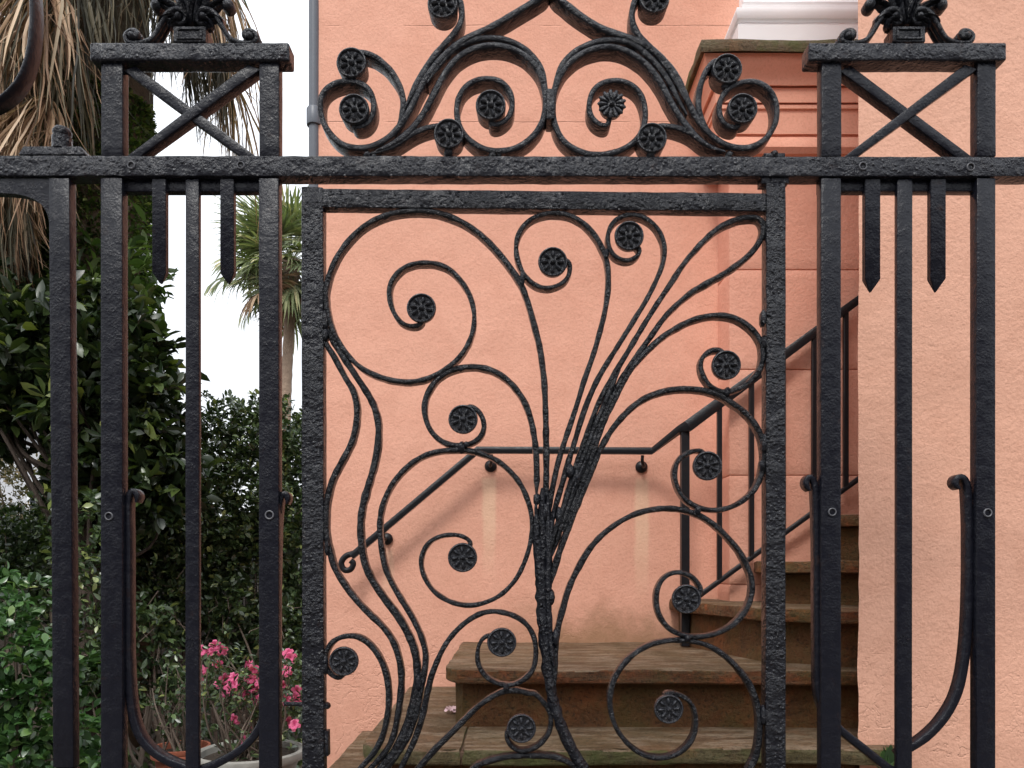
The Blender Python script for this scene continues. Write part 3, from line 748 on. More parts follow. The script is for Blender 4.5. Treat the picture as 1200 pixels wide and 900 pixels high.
def gscroll(pts, w=6.2, w1=None, d=gd, y=gy0, ros=None, **kw):
    pts, tp = join_ros(pts, ros)
    o = band('scroll', pts, w, d, M_SCROLL, gate, y, lump=0.22, w1=w1, taper=tp, **kw)
    if ros: rosette(ROS_G, ros[0], ros[1], o, y - 0.006)
    return o
def R1(p): return p[0]
# A big top-left spiral
gscroll(z3((545,628),(500,645),(450,628),(415,580),(397,520),(400,460),(430,410),(480,375),(560,362),(640,378),(700,425),(745,490),(768,560),(770,640),(750,710),(710,775),(650,830),(580,868),(500,888),(430,885),(350,865),(270,825),(210,765),(155,680),(125,590),(115,500),(130,420),(170,330),(230,250),(310,185),(400,148),(500,134),(590,139),(680,165),(770,215),(850,285),(920,370),(975,450),(1010,540),(1035,630),(1060,730),(1075,830),(1082,900)) + [(640,500),(640.5,550),(639,600)], 5.2, 7.0, ros=R1(z3((540,568))))
# B
gscroll(z4((262,320),(272,362),(255,405),(215,430),(170,438),(120,420),(85,385),(60,330),(50,270),(62,215),(100,165),(150,140),(210,131),(270,141),(330,175),(375,225),(405,280),(425,340),(428,420),(420,500),(400,590),(375,680)) + z6((277,0),(245,90),(215,190),(182,290),(155,370),(130,450),(110,540),(90,640),(72,740)), 5.0, 6.8, y=gy0 + 0.001, ros=R1(z4((200,336))))
# C
gscroll(z4((560,285),(530,318),(490,325),(445,300),(425,250),(430,200),(455,160),(500,140),(550,140),(600,165),(635,205),(656,260),(652,330),(625,400),(585,480),(530,570),(480,650)) + z6((353,3),(310,75),(265,170),(230,270),(200,370),(175,450),(150,540),(120,640),(95,740),(75,840)), 5.0, 7.0, y=gy0 + 0.002, ros=R1(z4((510,230))))
# D long loop to the corner
gscroll(z6((85,860),(115,780),(140,700),(170,590),(205,480),(235,390),(270,290),(315,176)) + z4((450,790),(510,690),(570,590),(620,510),(680,420),(740,330),(800,260),(870,195),(940,160),(1000,147),(1047,152),(1063,182),(1055,225),(1030,270),(980,320),(910,370),(840,410),(770,450),(710,500),(660,550),(610,620),(560,690),(510,760)) + z6((353,187),(315,290),(275,390),(240,480),(205,560),(165,680),(130,780),(95,880)), 6.4, y=gy0 + 0.003)
# extra strands of the cable-like bundle
gscroll(z6((440,25),(405,90),(370,160),(330,245),(295,330),(260,420),(225,510),(190,600),(155,700),(120,800)), 5.6, 5.6, y=gy0 - 0.002)
gscroll(z6((400,50),(365,120),(330,200),(292,290),(255,390),(218,480),(180,570),(150,660),(112,760),(90,860)), 5.2, 5.6, y=gy0 - 0.004)
# E
gscroll(z6((150,760),(190,660),(225,570),(260,480),(290,390),(315,310),(350,230),(392,150),(432,68)) + z4((545,735),(590,688),(640,642),(700,602),(770,567),(840,550),(910,550),(970,572),(1020,612),(1050,660),(1057,710),(1045,770),(1010,812),(960,848),(905,862),(850,845),(815,800),(801,750),(815,712),(850,690),(893,692)), 7.6, 5.4, ros=R1(z4((903,755))))
# F
gscroll(z8((90,110),(105,50)) + z6((125,880),(150,805),(195,690),(235,590),(270,510),(300,430),(340,350),(385,285),(440,225),(510,172),(590,142),(680,130),(770,137),(840,157),(900,195),(960,240),(1000,290),(1028,350),(1038,430),(1028,500),(1000,570),(950,620),(890,653),(820,666),(750,655),(690,620),(657,570),(642,510),(655,450),(690,417),(735,402),(770,405)), 7.6, 5.4, y=gy0 + 0.001, ros=R1(z6((783,472))))
# G
gscroll(z8((115,540),(113,470),(116,400),(125,300),(150,200),(180,100)) + z6((235,890),(280,820),(340,760),(420,705),(500,672),(600,657),(680,665),(760,692),(830,740),(880,790),(930,850)) + z8((965,20),(985,80),(980,150),(950,220),(890,280),(820,313),(750,326),(680,318),(620,290),(580,240),(562,180),(567,110),(597,62),(640,40),(690,44),(733,72),(758,112),(750,150)), 7.2, 5.2, ros=R1(z8((690,157))))
# H
gscroll(z8((600,574),(640,574),(690,594),(725,632),(738,690),(728,760),(690,818),(630,852),(550,860),(480,833),(420,780),(377,710),(358,630),(362,560),(387,490),(432,430),(490,382),(560,352),(640,340),(720,344),(800,367),(870,412),(930,472),(975,537),(1005,610),(1018,700),(1015,780),(1000,860)) + [(878,905),(862,950),(830,1000),(785,1050),(740,1090),(700,1120)], 5.2, 8.0, y=gy0 + 0.001, ros=R1(z8((613,640))))
# I
gscroll(z5((700,207),(740,217),(768,250),(778,300),(763,340),(730,368),(670,382),(600,368),(552,330),(522,275),(512,210),(527,150),(560,100),(610,60),(670,38),(740,33),(810,47),(870,82),(920,132),(960,195),(985,270),(1000,350),(1008,430),(1010,520),(1008,600)), 5.6, 7.0, y=gy0 + 0.001, ros=R1(z5((685,268))))
# J + strand s3
gscroll(z5((722,808),(665,776),(600,777),(540,802),(507,850),(497,900)) + z7((512,60),(550,120),(610,163),(680,185),(750,183),(830,153),(890,105),(930,50)) + z5((965,870),(985,790),(988,700),(973,630),(943,560),(898,500),(840,450),(770,417),(700,402),(620,402),(550,412),(480,442),(420,492),(372,550),(337,620),(319,690),(316,760),(325,840)) + z7((338,10),(355,60),(395,135),(442,210),(480,280),(505,340),(518,400),(515,460),(503,530),(488,610),(470,690),(440,770),(400,835),(350,900),(300,960)), 5.0, 6.8, ros=R1(z5((683,875))))
# s1, s2 from the left stile
gscroll([(379,392),(381,402)] + z3((140,755),(180,830),(215,892)) + z5((190,118),(213,190),(214,270),(195,360),(155,440),(112,520),(88,600),(78,700),(82,790),(97,850)) + z7((112,12),(150,80),(200,150),(270,225),(330,282),(375,347),(400,420),(411,500),(405,600),(390,700),(370,780),(335,840),(285,895),(240,940)), 6.8, y=gy0 + 0.001)
gscroll(z3((118,640),(145,700),(190,775),(235,840)) + z5((215,80),(250,132),(288,200),(309,280),(309,360),(295,450),(270,540),(246,620),(231,700),(231,790),(240,860)) + z7((252,12),(290,90),(340,162),(400,242),(440,312),(465,372),(478,440),(480,500),(470,580),(450,660),(420,750),(380,830),(330,890),(280,945)), 7.2, 8.5, y=gy0 + 0.002)
gscroll(z7((500,480),(480,560),(462,640),(440,720),(405,800),(360,865),(310,925)), 7.5, 9.0, y=gy0 - 0.001)
# K small scroll at the left stile
gscroll(z7((150,508),(118,502),(88,475),(75,430),(83,385),(107,347),(150,325),(210,322),(260,347),(300,392),(335,460),(353,540),(355,620),(345,700),(322,780),(287,842),(240,895),(190,945)), 5.4, 7.0, ros=R1(z7((162,430))))
# L
gscroll(z7((805,315),(767,335),(747,390),(752,450),(787,503),(840,532),(900,538),(955,513),(993,470),(1006,400),(997,325),(967,272),(920,237),(860,217),(790,214),(722,242),(660,292),(610,352),(570,430),(540,510),(520,600),(500,690),(470,780),(432,860),(395,930)), 5.0, 7.0, y=gy0, ros=R1(z7((855,347))))
# M
gscroll(z7((880,735),(876,770),(892,803),(930,828),(980,823)) + z8((50,798),(88,750),(98,690),(84,640),(55,602),(12,567)) + z7((990,580),(930,562),(860,567),(800,597),(740,642),(680,702),(620,762),(560,822),(500,890),(440,960)), 5.0, 7.4, ros=R1(z7((941,725))))
# N
gscroll([(500,985),(530,940)] + z7((740,898),(800,875),(870,857),(950,850),(1040,852)) + z8((105,853),(160,872),(205,900),(235,950)), 6.5, y=gy0 + 0.002)
# central stem: tapered hammered bar, then its right-hand leg
def stem(pts, w0, w1, y, d): return band('stem', pts, w0, d, M_GATE, gate, y, w1=w1, lump=0.34, roundness=0.4, taper=(60, 30))
stem(z8((60,-330),(58,-200),(60,-50),(58,80),(62,200),(70,320),(80,420),(92,520),(108,620),(135,700),(168,780),(205,850),(245,915),(290,990)), 17, 12, gy0 - 0.006, 0.024)
stem(z8((30,-260),(35,-120),(45,20),(50,140),(60,260),(70,360)), 11, 8, gy0 - 0.008, 0.02)
stem(z8((82,-300),(84,-160),(84,-20),(82,110),(85,230),(92,330),(108,450)), 10, 8, gy0 - 0.007, 0.02)
stem(z6((262,430),(235,480),(212,530),(190,590)), 8, 9, gy0 - 0.005, 0.018)
stem(z6((118,640),(100,730),(90,800),(82,880)), 7, 10, gy0 - 0.006, 0.02)
V, Fc = [], []
for (a, b_, r_, el) in ((380.5, 375, 4, 3.2), (381, 392, 4, 2), (540, 432, 3.2, 1.0), (541, 524, 5, 1.6), (546, 521, 4, 1), (612, 326, 3.5, 2.6), (711, 297, 3.5, 1.8), (895, 372, 4, 2.6), (896, 400, 4, 2), (853, 459, 4.5, 1.3), (896, 520, 4, 3), (893, 545, 3.5, 2), (818, 598, 4.5, 1.3), (806, 748, 4.5, 1.3), (895, 838, 4, 3), (593, 806, 4.5, 1.3), (629, 585, 5, 1.5), (640, 600, 6, 2), (668, 552, 6, 1.5), (676, 560, 5, 2), (655, 604, 5, 2.4), (646, 700, 5, 2), (651, 748, 5, 2.2), (490, 800, 4.5, 2.4), (381, 780, 4, 3), (383, 640, 3.5, 3)):
    b0 = len(V)
    lathe_into(V, Fc, [(0.0001, -r_*PX*.9), (r_*PX*0.7, -r_*PX*0.7), (r_*PX, 0), (r_*PX*0.9, 0.012), (0.0001, 0.02)], 10, (fx(a), gy0 + 0.001, fz(b_)), 'y')
    for i in range(b0, len(V)):
        v = V[i]; q_ = 1 + 0.25 * noise.noise(Vector(v) * 300)
        V[i] = (fx(a) + (v[0] - fx(a)) * q_ * 0.9, v[1], fz(b_) + (v[2] - fz(b_)) * el * q_)
wb = link(fix(mesh('weld_bead', V, Fc, 60)), 'weld_bead', M_GATE, gate); wb['kind'] = 'stuff'
# lower part of the pattern, under the picture: plain scrolls to the bottom bar
gscroll([(690,925),(720,985),(740,1050),(735,1120),(700,1180),(650,1230),(640,1286)], 9)
gscroll([(425,905),(405,960),(400,1040),(430,1120),(500,1190),(580,1240),(638,1286)], 9)
gscroll([(500,1100),(520,1060),(570,1050),(600,1090),(590,1140),(540,1170),(470,1160),(420,1110),(408,1050),(440,960)], 6, ros=(525,1105))
gscroll([(790,1140),(770,1190),(800,1230),(850,1225),(880,1180),(885,1110),(860,1050),(800,1040)], 6, ros=(815,1185))
# latch bolt and hinge plate on the left stile
V, Fc = [], []
tube_into(V, Fc, [(fx(331), DF + 0.012, fz(826)), (fx(352), DF + 0.012, fz(826.5)), (fx(381), DF + 0.012, fz(828))], 0.0045, 10)
lathe_into(V, Fc, [(0.0001, -0.008), (0.005, -0.007), (0.0075, 0), (0.005, 0.007), (0.0001, 0.008)], 14, (fx(381.5), DF + 0.012, fz(828)), 'y')
link(fix(mesh('latch_bolt', V, Fc, 50)), 'latch_bolt', M_CAST, gate)
fbar('latch_plate', [(379.5, 857), (383.5, 857), (384, 887), (380, 887)], DF + 0.004, DF + 0.024, M_CAST, gate, 0.001)

# ---- overthrow: rail and the crest of scrolls above the gate
ot = thing('iron_overthrow', 'black iron top rail with a crest of mirrored scrolls and rosettes above the gate', 'ironwork', (fx(644), DF, fz(207)))
def hbar(name, x0, x1, y0, y1, ya, yb, mat, parent, **kw): return fbar(name, [(x0, y0), (x1, y0), (x1, y1), (x0, y1)], ya, yb, mat, parent, **kw)
fbar('top_rail', [(-260, 182.5), (1460, 184.5), (1460, 207.5), (-260, 206.5)], DF - 0.003, DF + 0.033, M_RAIL, ot, cuts=7, lump=0.0011)
od = 0.040; oy = DF - 0.004
def oscroll(pts, w=6.8, w1=None, ros=None, dmesh=None, y=oy, d=od):
    pts, tp = join_ros(pts, ros, taper_len=40)
    o = band('scroll', pts, w, d, M_CAST, ot, y, lump=0.14, w1=w1, taper=tp, roundness=0.2)
    if ros: rosette(dmesh or ROS_O, ros[0], ros[1], o, y - 0.007)
    return o
# left half
oscroll([(646,-75),(645,-45)] + z1((1150,-35),(1110,-5),(1000,62),(880,132),(770,182),(690,235),(625,300),(572,370),(530,450),(490,530),(440,610),(380,668),(310,703),(230,711),(160,690),(110,642),(75,582),(62,510),(72,452),(112,412),(170,392),(240,395),(290,422),(316,472),(318,540),(298,585),(260,610),(215,605)), 8.5, 6.0, ros=R1(z1((228,535))))
oscroll(z1((600,-30),(640,-66),(690,-55),(728,-15),(742,50),(735,110),(705,160),(655,215),(600,280),(555,350),(510,430),(470,520)), 6.0, 8.0, ros=R1(z1((650,30))), y=oy + 0.001)
oscroll(z1((330,725),(420,685),(500,620),(560,540),(610,445),(655,360),(705,292),(770,245),(850,220),(930,220),(1010,245),(1075,292),(1122,362),(1143,450),(1140,540),(1115,610),(1068,668),(1000,710),(920,725),(840,712),(775,670),(732,612),(716,540),(722,480),(752,422),(802,388),(870,377),(930,392),(973,440),(984,500),(968,560),(925,595),(880,600)), 8.0, 5.8, ros=R1(z1((880,515))), y=oy + 0.0005)
oscroll(z1((575,400),(630,315),(695,240),(770,198),(860,181),(955,190),(1035,228),(1095,285),(1133,350),(1148,420)), 7.0, y=oy + 0.0015)
oscroll(z1((300,738),(380,715),(450,675),(520,632),(580,610),(625,603),(670,600)), 8.0, 6.0, ros=R1(z1((680,650))), y=oy + 0.002)
oscroll(z1((225,250),(275,250),(330,272),(388,322),(430,382),(455,450),(460,520),(440,600),(400,655)), 6.0, 8.0, ros=R1(z1((215,310))), y=oy + 0.0025)
# right half
oscroll([(642,-75),(643,-45)] + z2((75,-28),(115,5),(200,72),(300,133),(400,168),(480,198),(550,242),(610,302),(660,372),(690,440),(722,510),(770,588),(830,648),(900,686),(980,695),(1050,668),(1100,610),(1122,540),(1112,462),(1073,407),(1010,382),(940,392),(882,427),(853,480),(853,540),(882,588),(940,600)), 8.5, 6.0, ros=R1(z2((955,520))), y=oy + 0.0007)
oscroll(z2((600,-30),(560,-62),(500,-55),(460,-10),(443,55),(448,115),(480,172),(540,232),(600,300),(650,380),(690,470)), 6.0, 8.0, ros=R1(z2((545,5))), y=oy + 0.0012)
oscroll(z2((830,705),(745,645),(680,565),(625,480),(580,392),(520,312),(450,256),(380,226),(310,220),(230,240),(162,283),(112,343),(82,412),(71,490),(77,570),(110,648),(170,698),(250,725),(340,720),(420,690),(478,638),(503,570),(503,500),(478,432),(430,392),(370,378),(310,387),(262,422),(242,480),(247,540),(282,580),(330,592)), 8.0, 5.8, ros=R1(z2((345,500))), dmesh=ROS_D, y=oy + 0.0005)
oscroll(z2((72,410),(108,315),(170,243),(250,203),(340,186),(430,198),(500,243),(568,312),(618,385),(658,465),(700,540)), 7.0, y=oy + 0.0018)
oscroll(z2((880,712),(800,685),(725,625),(665,600),(610,590),(560,590)), 8.0, 6.0, ros=R1(z2((533,655))), y=oy + 0.0022)
oscroll(z2((850,275),(812,300),(780,350),(758,430),(757,520),(790,600),(850,660)), 6.0, 8.0, ros=R1(z2((885,332))), y=oy + 0.0026)
# ball finial on the crest, collar where the two rings touch
V, Fc = [], []
lathe_into(V, Fc, [(0.0001, 0), (0.010, 0.002), (0.008, 0.012), (0.018, 0.024), (0.022, 0.042), (0.016, 0.06), (0.006, 0.075), (0.0001, 0.095)], 20, (fx(644), DF + 0.016, fz(-72)))
link(fix(mesh('ball_finial', V, Fc, 50)), 'ball_finial', M_CAST, ot)
hbar('collar', 640, 650, 106, 142, DF - 0.008, DF + 0.040, M_CAST, ot, bev=0.003)
V, Fc = [], []
for (a, b_, r_) in ((430, 181, 5), (438, 183, 4), (577, 182, 5), (585, 181, 3.5), (622, 195, 5), (634, 196, 4), (703, 182, 4), (712, 183, 4), (855, 181, 5), (853, 184, 4), (908, 180, 5), (413, 95, 5), (526, 178, 6), (763, 181, 6), (850, 101, 5)):
    lathe_into(V, Fc, [(0.0001, -r_*PX), (r_*PX*0.7, -r_*PX*0.75), (r_*PX, 0), (r_*PX*0.7, r_*PX*0.8), (0.0001, r_*PX)], 10, (fx(a), DF + 0.004, fz(b_)), 'y')
w_ = link(fix(mesh('weld_bead', V, Fc, 60)), 'weld_bead', M_CAST, ot); w_['kind'] = 'stuff'
hbar('cap_strip', 895, 920, 179.5, 184, DF - 0.001, DF + 0.03, M_RAIL, ot, bev=0.001)
hbar('cap_strip', 893, 925, 207, 214, DF + 0.002, DF + 0.03, M_RAIL, ot, bev=0.001)

# ---- the two lattice piers
def hole(px, py, y, parent, r=3.2):
    V, Fc = [], []
    rr = r * PX
    lathe_into(V, Fc, [(rr*1.35, 0.002), (rr*1.35, -0.0012), (rr*1.15, -0.0020), (rr*0.95, -0.0012), (rr*0.9, 0.0015), (0.0001, 0.0018)], 16, (fx(px), y, fz(py)), 'y')
    me = fix(mesh('bolt_hole', V, Fc, 50)); me.materials.append(M_HOLE); me.materials.append(M_WORN)
    for p in me.polygons:
        c_ = p.center
        if math.hypot(c_.x - fx(px), c_.z - fz(py)) > rr * 0.93: p.material_index = 1
    return link(me, 'bolt_hole', None, parent)
M_WORN = simple('worn_paint_rim', (0.10, 0.10, 0.11), 0.4, 0.3, 90, 0.0)
M_HOLE, nt_, b_h = mat_new('bolt_hole_black'); b_h.inputs['Base Color'].default_value = (0.006, 0.006, 0.007, 1); b_h.inputs['Roughness'].default_value = 0.6

def finial(cx, parent, s=1.0, y=DF + 0.006):
    """cast crest on the cap: block, two S scrolls, inner volutes and an acanthus spray"""
    c = lambda x, y_: (cx + x * s, y_)
    # block with a sunk panel
    hbar('crest_block', cx - 19, cx + 19, 34, 52, y - 0.014, y + 0.024, M_CAST, parent, bev=0.0015)
    bmx = bmesh.new()
    for (a, b2, c2, d2) in ((-15, 15, 36, 38.5), (-15, 15, 47, 49.5), (-15, -12.5, 38.5, 47), (12.5, 15, 38.5, 47)):
        add_box(bmx, fx(cx + a), fx(cx + b2), y - 0.0165, y - 0.0135, fz(d2), fz(c2), 0.0005)
    link(bm_mesh('crest_panel', bmx, 40), 'crest_panel', M_CAST, parent)
    for sg in (-1, 1):
        V, Fc = [], []
        p = catmull([c(sg*x_, y_) for x_, y_ in ((-67,44),(-63,41),(-66,37),(-73,38),(-77,43),(-74,49),(-66,50.5),(-56,49.5),(-47,46),(-41,39),(-36,30),(-31,21),(-25,14),(-17,11),(-9,13),(-6,19),(-8,26),(-14,28),(-19,25),(-18,20),(-14,20))])
        p = resample(p, 1.5); n = len(p)
        rad = np.interp(np.linspace(0, 1, n), [0, .12, .3, .6, .85, 1], [4.6, 3.0, 2.6, 3.6, 3.0, 2.8]) * PX
        for dy in (0.0, 0.011, 0.022):
            tube_into(V, Fc, np.stack([fx(p[:, 0]), np.full(n, y - 0.006 + dy), fz(p[:, 1])], 1), rad, 8)
        me = fix(mesh('crest_scroll', V, Fc, 60)); link(me, 'crest_scroll', M_CAST, parent)
        # knob in the end curl and the eye of the inner volute
        for (a, b2, r_) in ((-69, 43, 5.0), (-14, 20, 4.5)):
            V, Fc = [], []; q = c(sg * a, b2)
            lathe_into(V, Fc, [(0.0001, -0.016), (r_*PX*.6, -0.0145), (r_*PX, -0.008), (r_*PX, 0.02)], 14, (fx(q[0]), y, fz(q[1])), 'y')
            link(fix(mesh('volute_eye', V, Fc, 60)), 'volute_eye', M_CAST, parent)
    # acanthus spray
    V, Fc = [], []
    def leaf(ang, L, W, base=(0, 30), curl=0.0, yo=0.0, n=12):
        a0 = R(ang); x, yv = base; b0 = len(V)
        for i in range(n + 1):
            t = i / n; a = a0 + curl * t * t
            if i: x += L / n * math.sin(a); yv -= L / n * math.cos(a)
            wd = W * (math.sin(math.pi * min(1, t * 0.86 + 0.1)) ** 0.8) * (1 + 0.13 * math.sin(t * 22))
            nxp, nyp = math.cos(a), math.sin(a)
            for k, (u, dep) in enumerate(((-1, 0.010), (-0.55, 0.000), (-0.12, 0.004), (0, -0.004), (0.12, 0.004), (0.55, 0.000), (1, 0.010), (0, 0.016))):
                qx = cx + x + nxp * u * wd; qy = yv + nyp * u * wd
                V.append((fx(qx), y + yo + dep - 0.010 * math.sin(t * 2.2), fz(qy)))
        for i in range(n):
            for k in range(8):
                q = b0 + i*8 + k; r_ = b0 + i*8 + (k+1) % 8; Fc.append((q, r_, r_ + 8, q + 8))
        Fc.append(tuple(b0 + k for k in range(8))[::-1]); Fc.append(tuple(b0 + n*8 + k for k in range(8)))
    for (a, L, W, cu, yo) in ((0, 74, 9, 0, -0.004), (16, 66, 8, 0.5, 0), (-16, 66, 8, -0.5, 0), (34, 54, 8, 1.1, 0.003), (-34, 54, 8, -1.1, 0.003), (50, 40, 7.5, 1.8, 0), (-50, 40, 7.5, -1.8, 0), (62, 27, 6, 2.3, -0.004), (-62, 27, 6, -2.3, -0.004), (12, 28, 5, 0.2, -0.010), (-12, 28, 5, -0.2, -0.010)):
        leaf(a, L, W, (math.sin(R(a)) * 5, 29), cu, yo)
    link(fix(mesh('acanthus_leaf', V, Fc, 55)), 'acanthus_leaf', M_CAST, parent)
    for sg in (-1, 1):
        for (a, b2, r_) in ((42, 4, 7), (34, -22, 6)):
            V, Fc = [], []
            lathe_into(V, Fc, [(0.0001, -0.012), (r_*PX*.5, -0.011), (r_*PX, -0.003), (r_*PX, 0.014), (0.0001, 0.018)], 14, (fx(cx + sg*a), y, fz(b2)), 'y')
            link(fix(mesh('leaf_curl', V, Fc, 60)), 'leaf_curl', M_CAST, parent)

def lattice(label, xs, cx, capx, spears, mid, cross_front, lyre, holes, sgn):
    t = thing('iron_pier', label, 'fence post', (fx(cx), DF, 0.14), 'lattice piers either side of the gate')
    (a0, a1), (b0, b1) = xs
    base = fz(0) ; BOT = HY + (EYE - 0.14) / PX
    for (p0, p1) in xs:
        fbar('post', [(p0, 208), (p1, 208), (p1, BOT), (p0, BOT)], DF, DF + 0.025, M_BAR, t, cuts=3, lump=0.0004)
        fbar('upper_post', [(p0 + .5, 72), (p1 + .5, 72), (p1 + .5, 183), (p0 + .5, 183)], DF, DF + 0.026, M_BAR, t, cuts=3, lump=0.0004)
    fbar('middle_bar', [(mid[0], 208), (mid[1], 208), (mid[1] - .5, BOT), (mid[0] - .5, BOT)], DF + 0.004, DF + 0.018, M_BAR, t, cuts=3, lump=0.0004)
    fbar('under_rail', [(a0 + 1, 206.5), (b1 - 1, 206.5), (b1 - 1, 220.5), (a0 + 1, 220.5)], DF + 0.013, DF + 0.032, M_BAR, t, cuts=2, lump=0.0004)
    for (p0, p1, yb, yt) in spears:
        bm = bmesh.new(); m_ = (p0 + p1) / 2; y0 = DF + 0.004; y1 = DF + 0.018
        out = [(p0, 208), (p1, 208), (p1, yb), (p0, yb)]
        f = [bm.verts.new((fx(a), y0, fz(b2))) for a, b2 in out]; g = [bm.verts.new((fx(a), y1, fz(b2))) for a, b2 in out]
        tip = bm.verts.new((fx(m_), y1 - 0.001, fz(yt)))
        bm.faces.new(f); bm.faces.new(g[::-1])
        bm.faces.new((f[0], g[0], g[1], f[1])); bm.faces.new((f[1], g[1], g[2], f[2])); bm.faces.new((f[3], g[3], g[0], f[0]))
        bm.faces.new((f[3], f[2], tip)); bm.faces.new((f[2], g[2], tip)); bm.faces.new((g[2], g[3], tip)); bm.faces.new((g[3], f[3], tip))
        bmesh.ops.bevel(bm, geom=bm.edges[:], offset=0.001, segments=2, affect='EDGES')
        link(bm_mesh('spear_bar', bm, 35), 'spear_bar', M_BAR, t)
    fbar('cap_bar', [(capx[0], 52.5), (capx[1], 52.5), (capx[1], 73.5), (capx[0], 73.5)], DF - 0.008, DF + 0.032, M_RAIL, t, bev=0.004, seg=3, cuts=5, lump=0.0008)
    # diagonal braces; one laps over the other
    l, r_ = a1 - 1, b0 + 1
    if cross_front == '/': f1, f2 = DF + 0.001, DF + 0.010
    else: f1, f2 = DF + 0.010, DF + 0.001
    f1, f2 = DF + 0.002, DF + 0.006
    dd = 0.026 if cross_front == '/' else 0.014; de = 0.014 if cross_front == '/' else 0.026
    fbar('brace', [(r_ - 14, 74), (r_ + 1, 80), (l + 19, 184), (l + 3, 184)], f1, f1 + dd, M_BAR, t, cuts=3, lump=0.0005)
    fbar('brace', [(l, 80), (l + 14, 74), (r_ - 1, 184), (r_ - 20, 184)], f2, f2 + de, M_BAR, t, cuts=3, lump=0.0005)
    finial(cx, t)
    # lyre bars hugging the posts inside and bending in to the middle bar
    for pts in lyre:
        pts = [(a + (1.2 if b_ > 590 and b_ < 800 and abs(a - a1) > abs(a - b0) else (-1.2 if b_ > 590 and b_ < 800 else 0)), b_) for a, b_ in pts]
        band('lyre_bar', pts, 6.5, 0.026, M_BAR, t, DF + 0.012, lump=0.05, roundness=0.12, taper=(10, 0), w1=9.5)
    for (a, b2, r2) in holes: hole(a, b2, DF - 0.0012 if b2 > 300 else DF - 0.0042, t, r2)
    return t
lattice('left lattice pier of black iron with an X brace and crest, palm behind it', ((117.5, 143), (303, 326.5)), 224, (107.5, 340), ((177, 193, 318, 331), (257, 273, 319, 331)), (216, 232), '/',
        ([(155,588),(157,580),(154,574),(149.5,573),(146,580),(145.5,600),(146,620),(146,700),(146,770),(147,815),(151,845),(160,868),(175,884),(195,896),(214,903),(221,906)],
         [(333,590),(335,582),(332,576),(327,578),(322,600),(320,650),(318,730),(316,790),(310,830),(298,860),(280,880),(255,895),(238,903),(228,906)]),
        ((128, 605, 3.6), (316, 603.5, 4), (155, 195, 3.4), (283, 195, 3.4)), 1)
lattice('right lattice pier of black iron with an X brace and crest before the street wall', ((962.5, 986), (1145, 1167)), 1063, (946, 1177), ((1015, 1033, 326, 341), (1092, 1110, 325, 341)), (1053, 1071), '\\',
        ([(953,574),(949,570),(948,562),(952,556),(957,560),(960,580),(963,640),(964,760),(965,820),(975,842),(990,858),(1010,874),(1030,890),(1045,902),(1056,908)],
         [(1130,572),(1125,568),(1125,560),(1131,556),(1138,562),(1141,590),(1141,640),(1140,720),(1135,780),(1128,815),(1115,840),(1098,860),(1083,872),(1066,882),(1058,888)]),
        ((975, 600, 3.6), (1157, 601, 3.8), (1010, 196, 3.6), (1136, 197, 3.6)), -1)
# ---- fence panel at the far left
fp = thing('iron_fence_panel', 'black iron fence panel at the left edge with a ring and knobbed plate', 'fence', (fx(70), DF, 0.14))
BOT = HY + (EYE - 0.14) / PX
fbar('bar', [(56.5, 208), (81, 208), (85.5, 900), (61.5, 900)], DF, DF + 0.025, M_BAR, fp, cuts=3, lump=0.0004)
fbar('bar', [(61.5, 901), (85.5, 901), (86, BOT), (62, BOT)], DF, DF + 0.025, M_BAR, fp)
for k in range(3):
    x_ = -40 - k * 75
    fbar('bar', [(x_, 208), (x_ + 22, 208), (x_ + 22, BOT), (x_, BOT)], DF, DF + 0.025, M_BAR, fp)
# arched spandrel bracket under the rail
bm = bmesh.new(); arc = [(56.5, 262), (54, 250), (48, 240), (38, 232), (22, 227), (0, 225), (-20, 225)]
arc = [tuple(q) for q in catmull(arc, n=4)]
outl = [(56.5, 208), (-20, 208)] + arc[::-1]
f = [bm.verts.new((fx(a), DF + 0.004, fz(b_))) for a, b_ in outl]; g = [bm.verts.new((fx(a), DF + 0.022, fz(b_))) for a, b_ in outl]
bm.faces.new(f); bm.faces.new(g[::-1])
for i in range(len(f)):
    k = (i + 1) % len(f); bm.faces.new((f[i], g[i], g[k], f[k]))
link(bm_mesh('spandrel', bm, 35), 'spandrel', M_BAR, fp)
band('ring_scroll', [(-45, -20), (-62, -45), (-55, -82), (-20, -100), (12, -85), (30, -50), (36, -15), (37.5, 20), (33, 62), (22, 92), (3, 113), (-22, 126), (-60, 139), (-100, 160), (-140, 182)], 4.5, 0.038, M_BAR, fp, DF - 0.004, lump=0.04)
fbar('knob_plate', [(28, 172), (95, 172), (101, 181.5), (22, 181.5)], DF - 0.002, DF + 0.03, M_RAIL, fp, bev=0.001)
V, Fc = [], []
q = PX
lathe_into(V, Fc, [(11*q, fz(171.9)), (11*q, fz(157)), (9*q, fz(156)), (9*q, fz(154.5)), (10.5*q, fz(152.5)), (10.5*q, fz(150)), (8*q, fz(146)), (0.0001, fz(144.5))], 20, (fx(68), DF + 0.014, 0))
link(fix(mesh('knob', V, Fc, 40)), 'knob', M_RAIL, fp)
# small cast flower marks on the two middle bars and screw heads
for (a, b_, par) in ((221, 753, 'iron_pier'), (1060, 750, 'iron_pier.001')):
    V, Fc = [], []
    for k in range(8):
        an = k * math.pi / 4
        lathe_into(V, Fc, [(0.0001, -0.0022), (0.0011, -0.0014), (0.0015, 0.0008)], 8, (fx(a) + 0.0078*math.cos(an), DF + 0.004, fz(b_) + 0.0078*math.sin(an)), 'y')
    link(fix(mesh('flower_mark', V, Fc, 60)), 'flower_mark', M_CAST, bpy.data.objects[par])

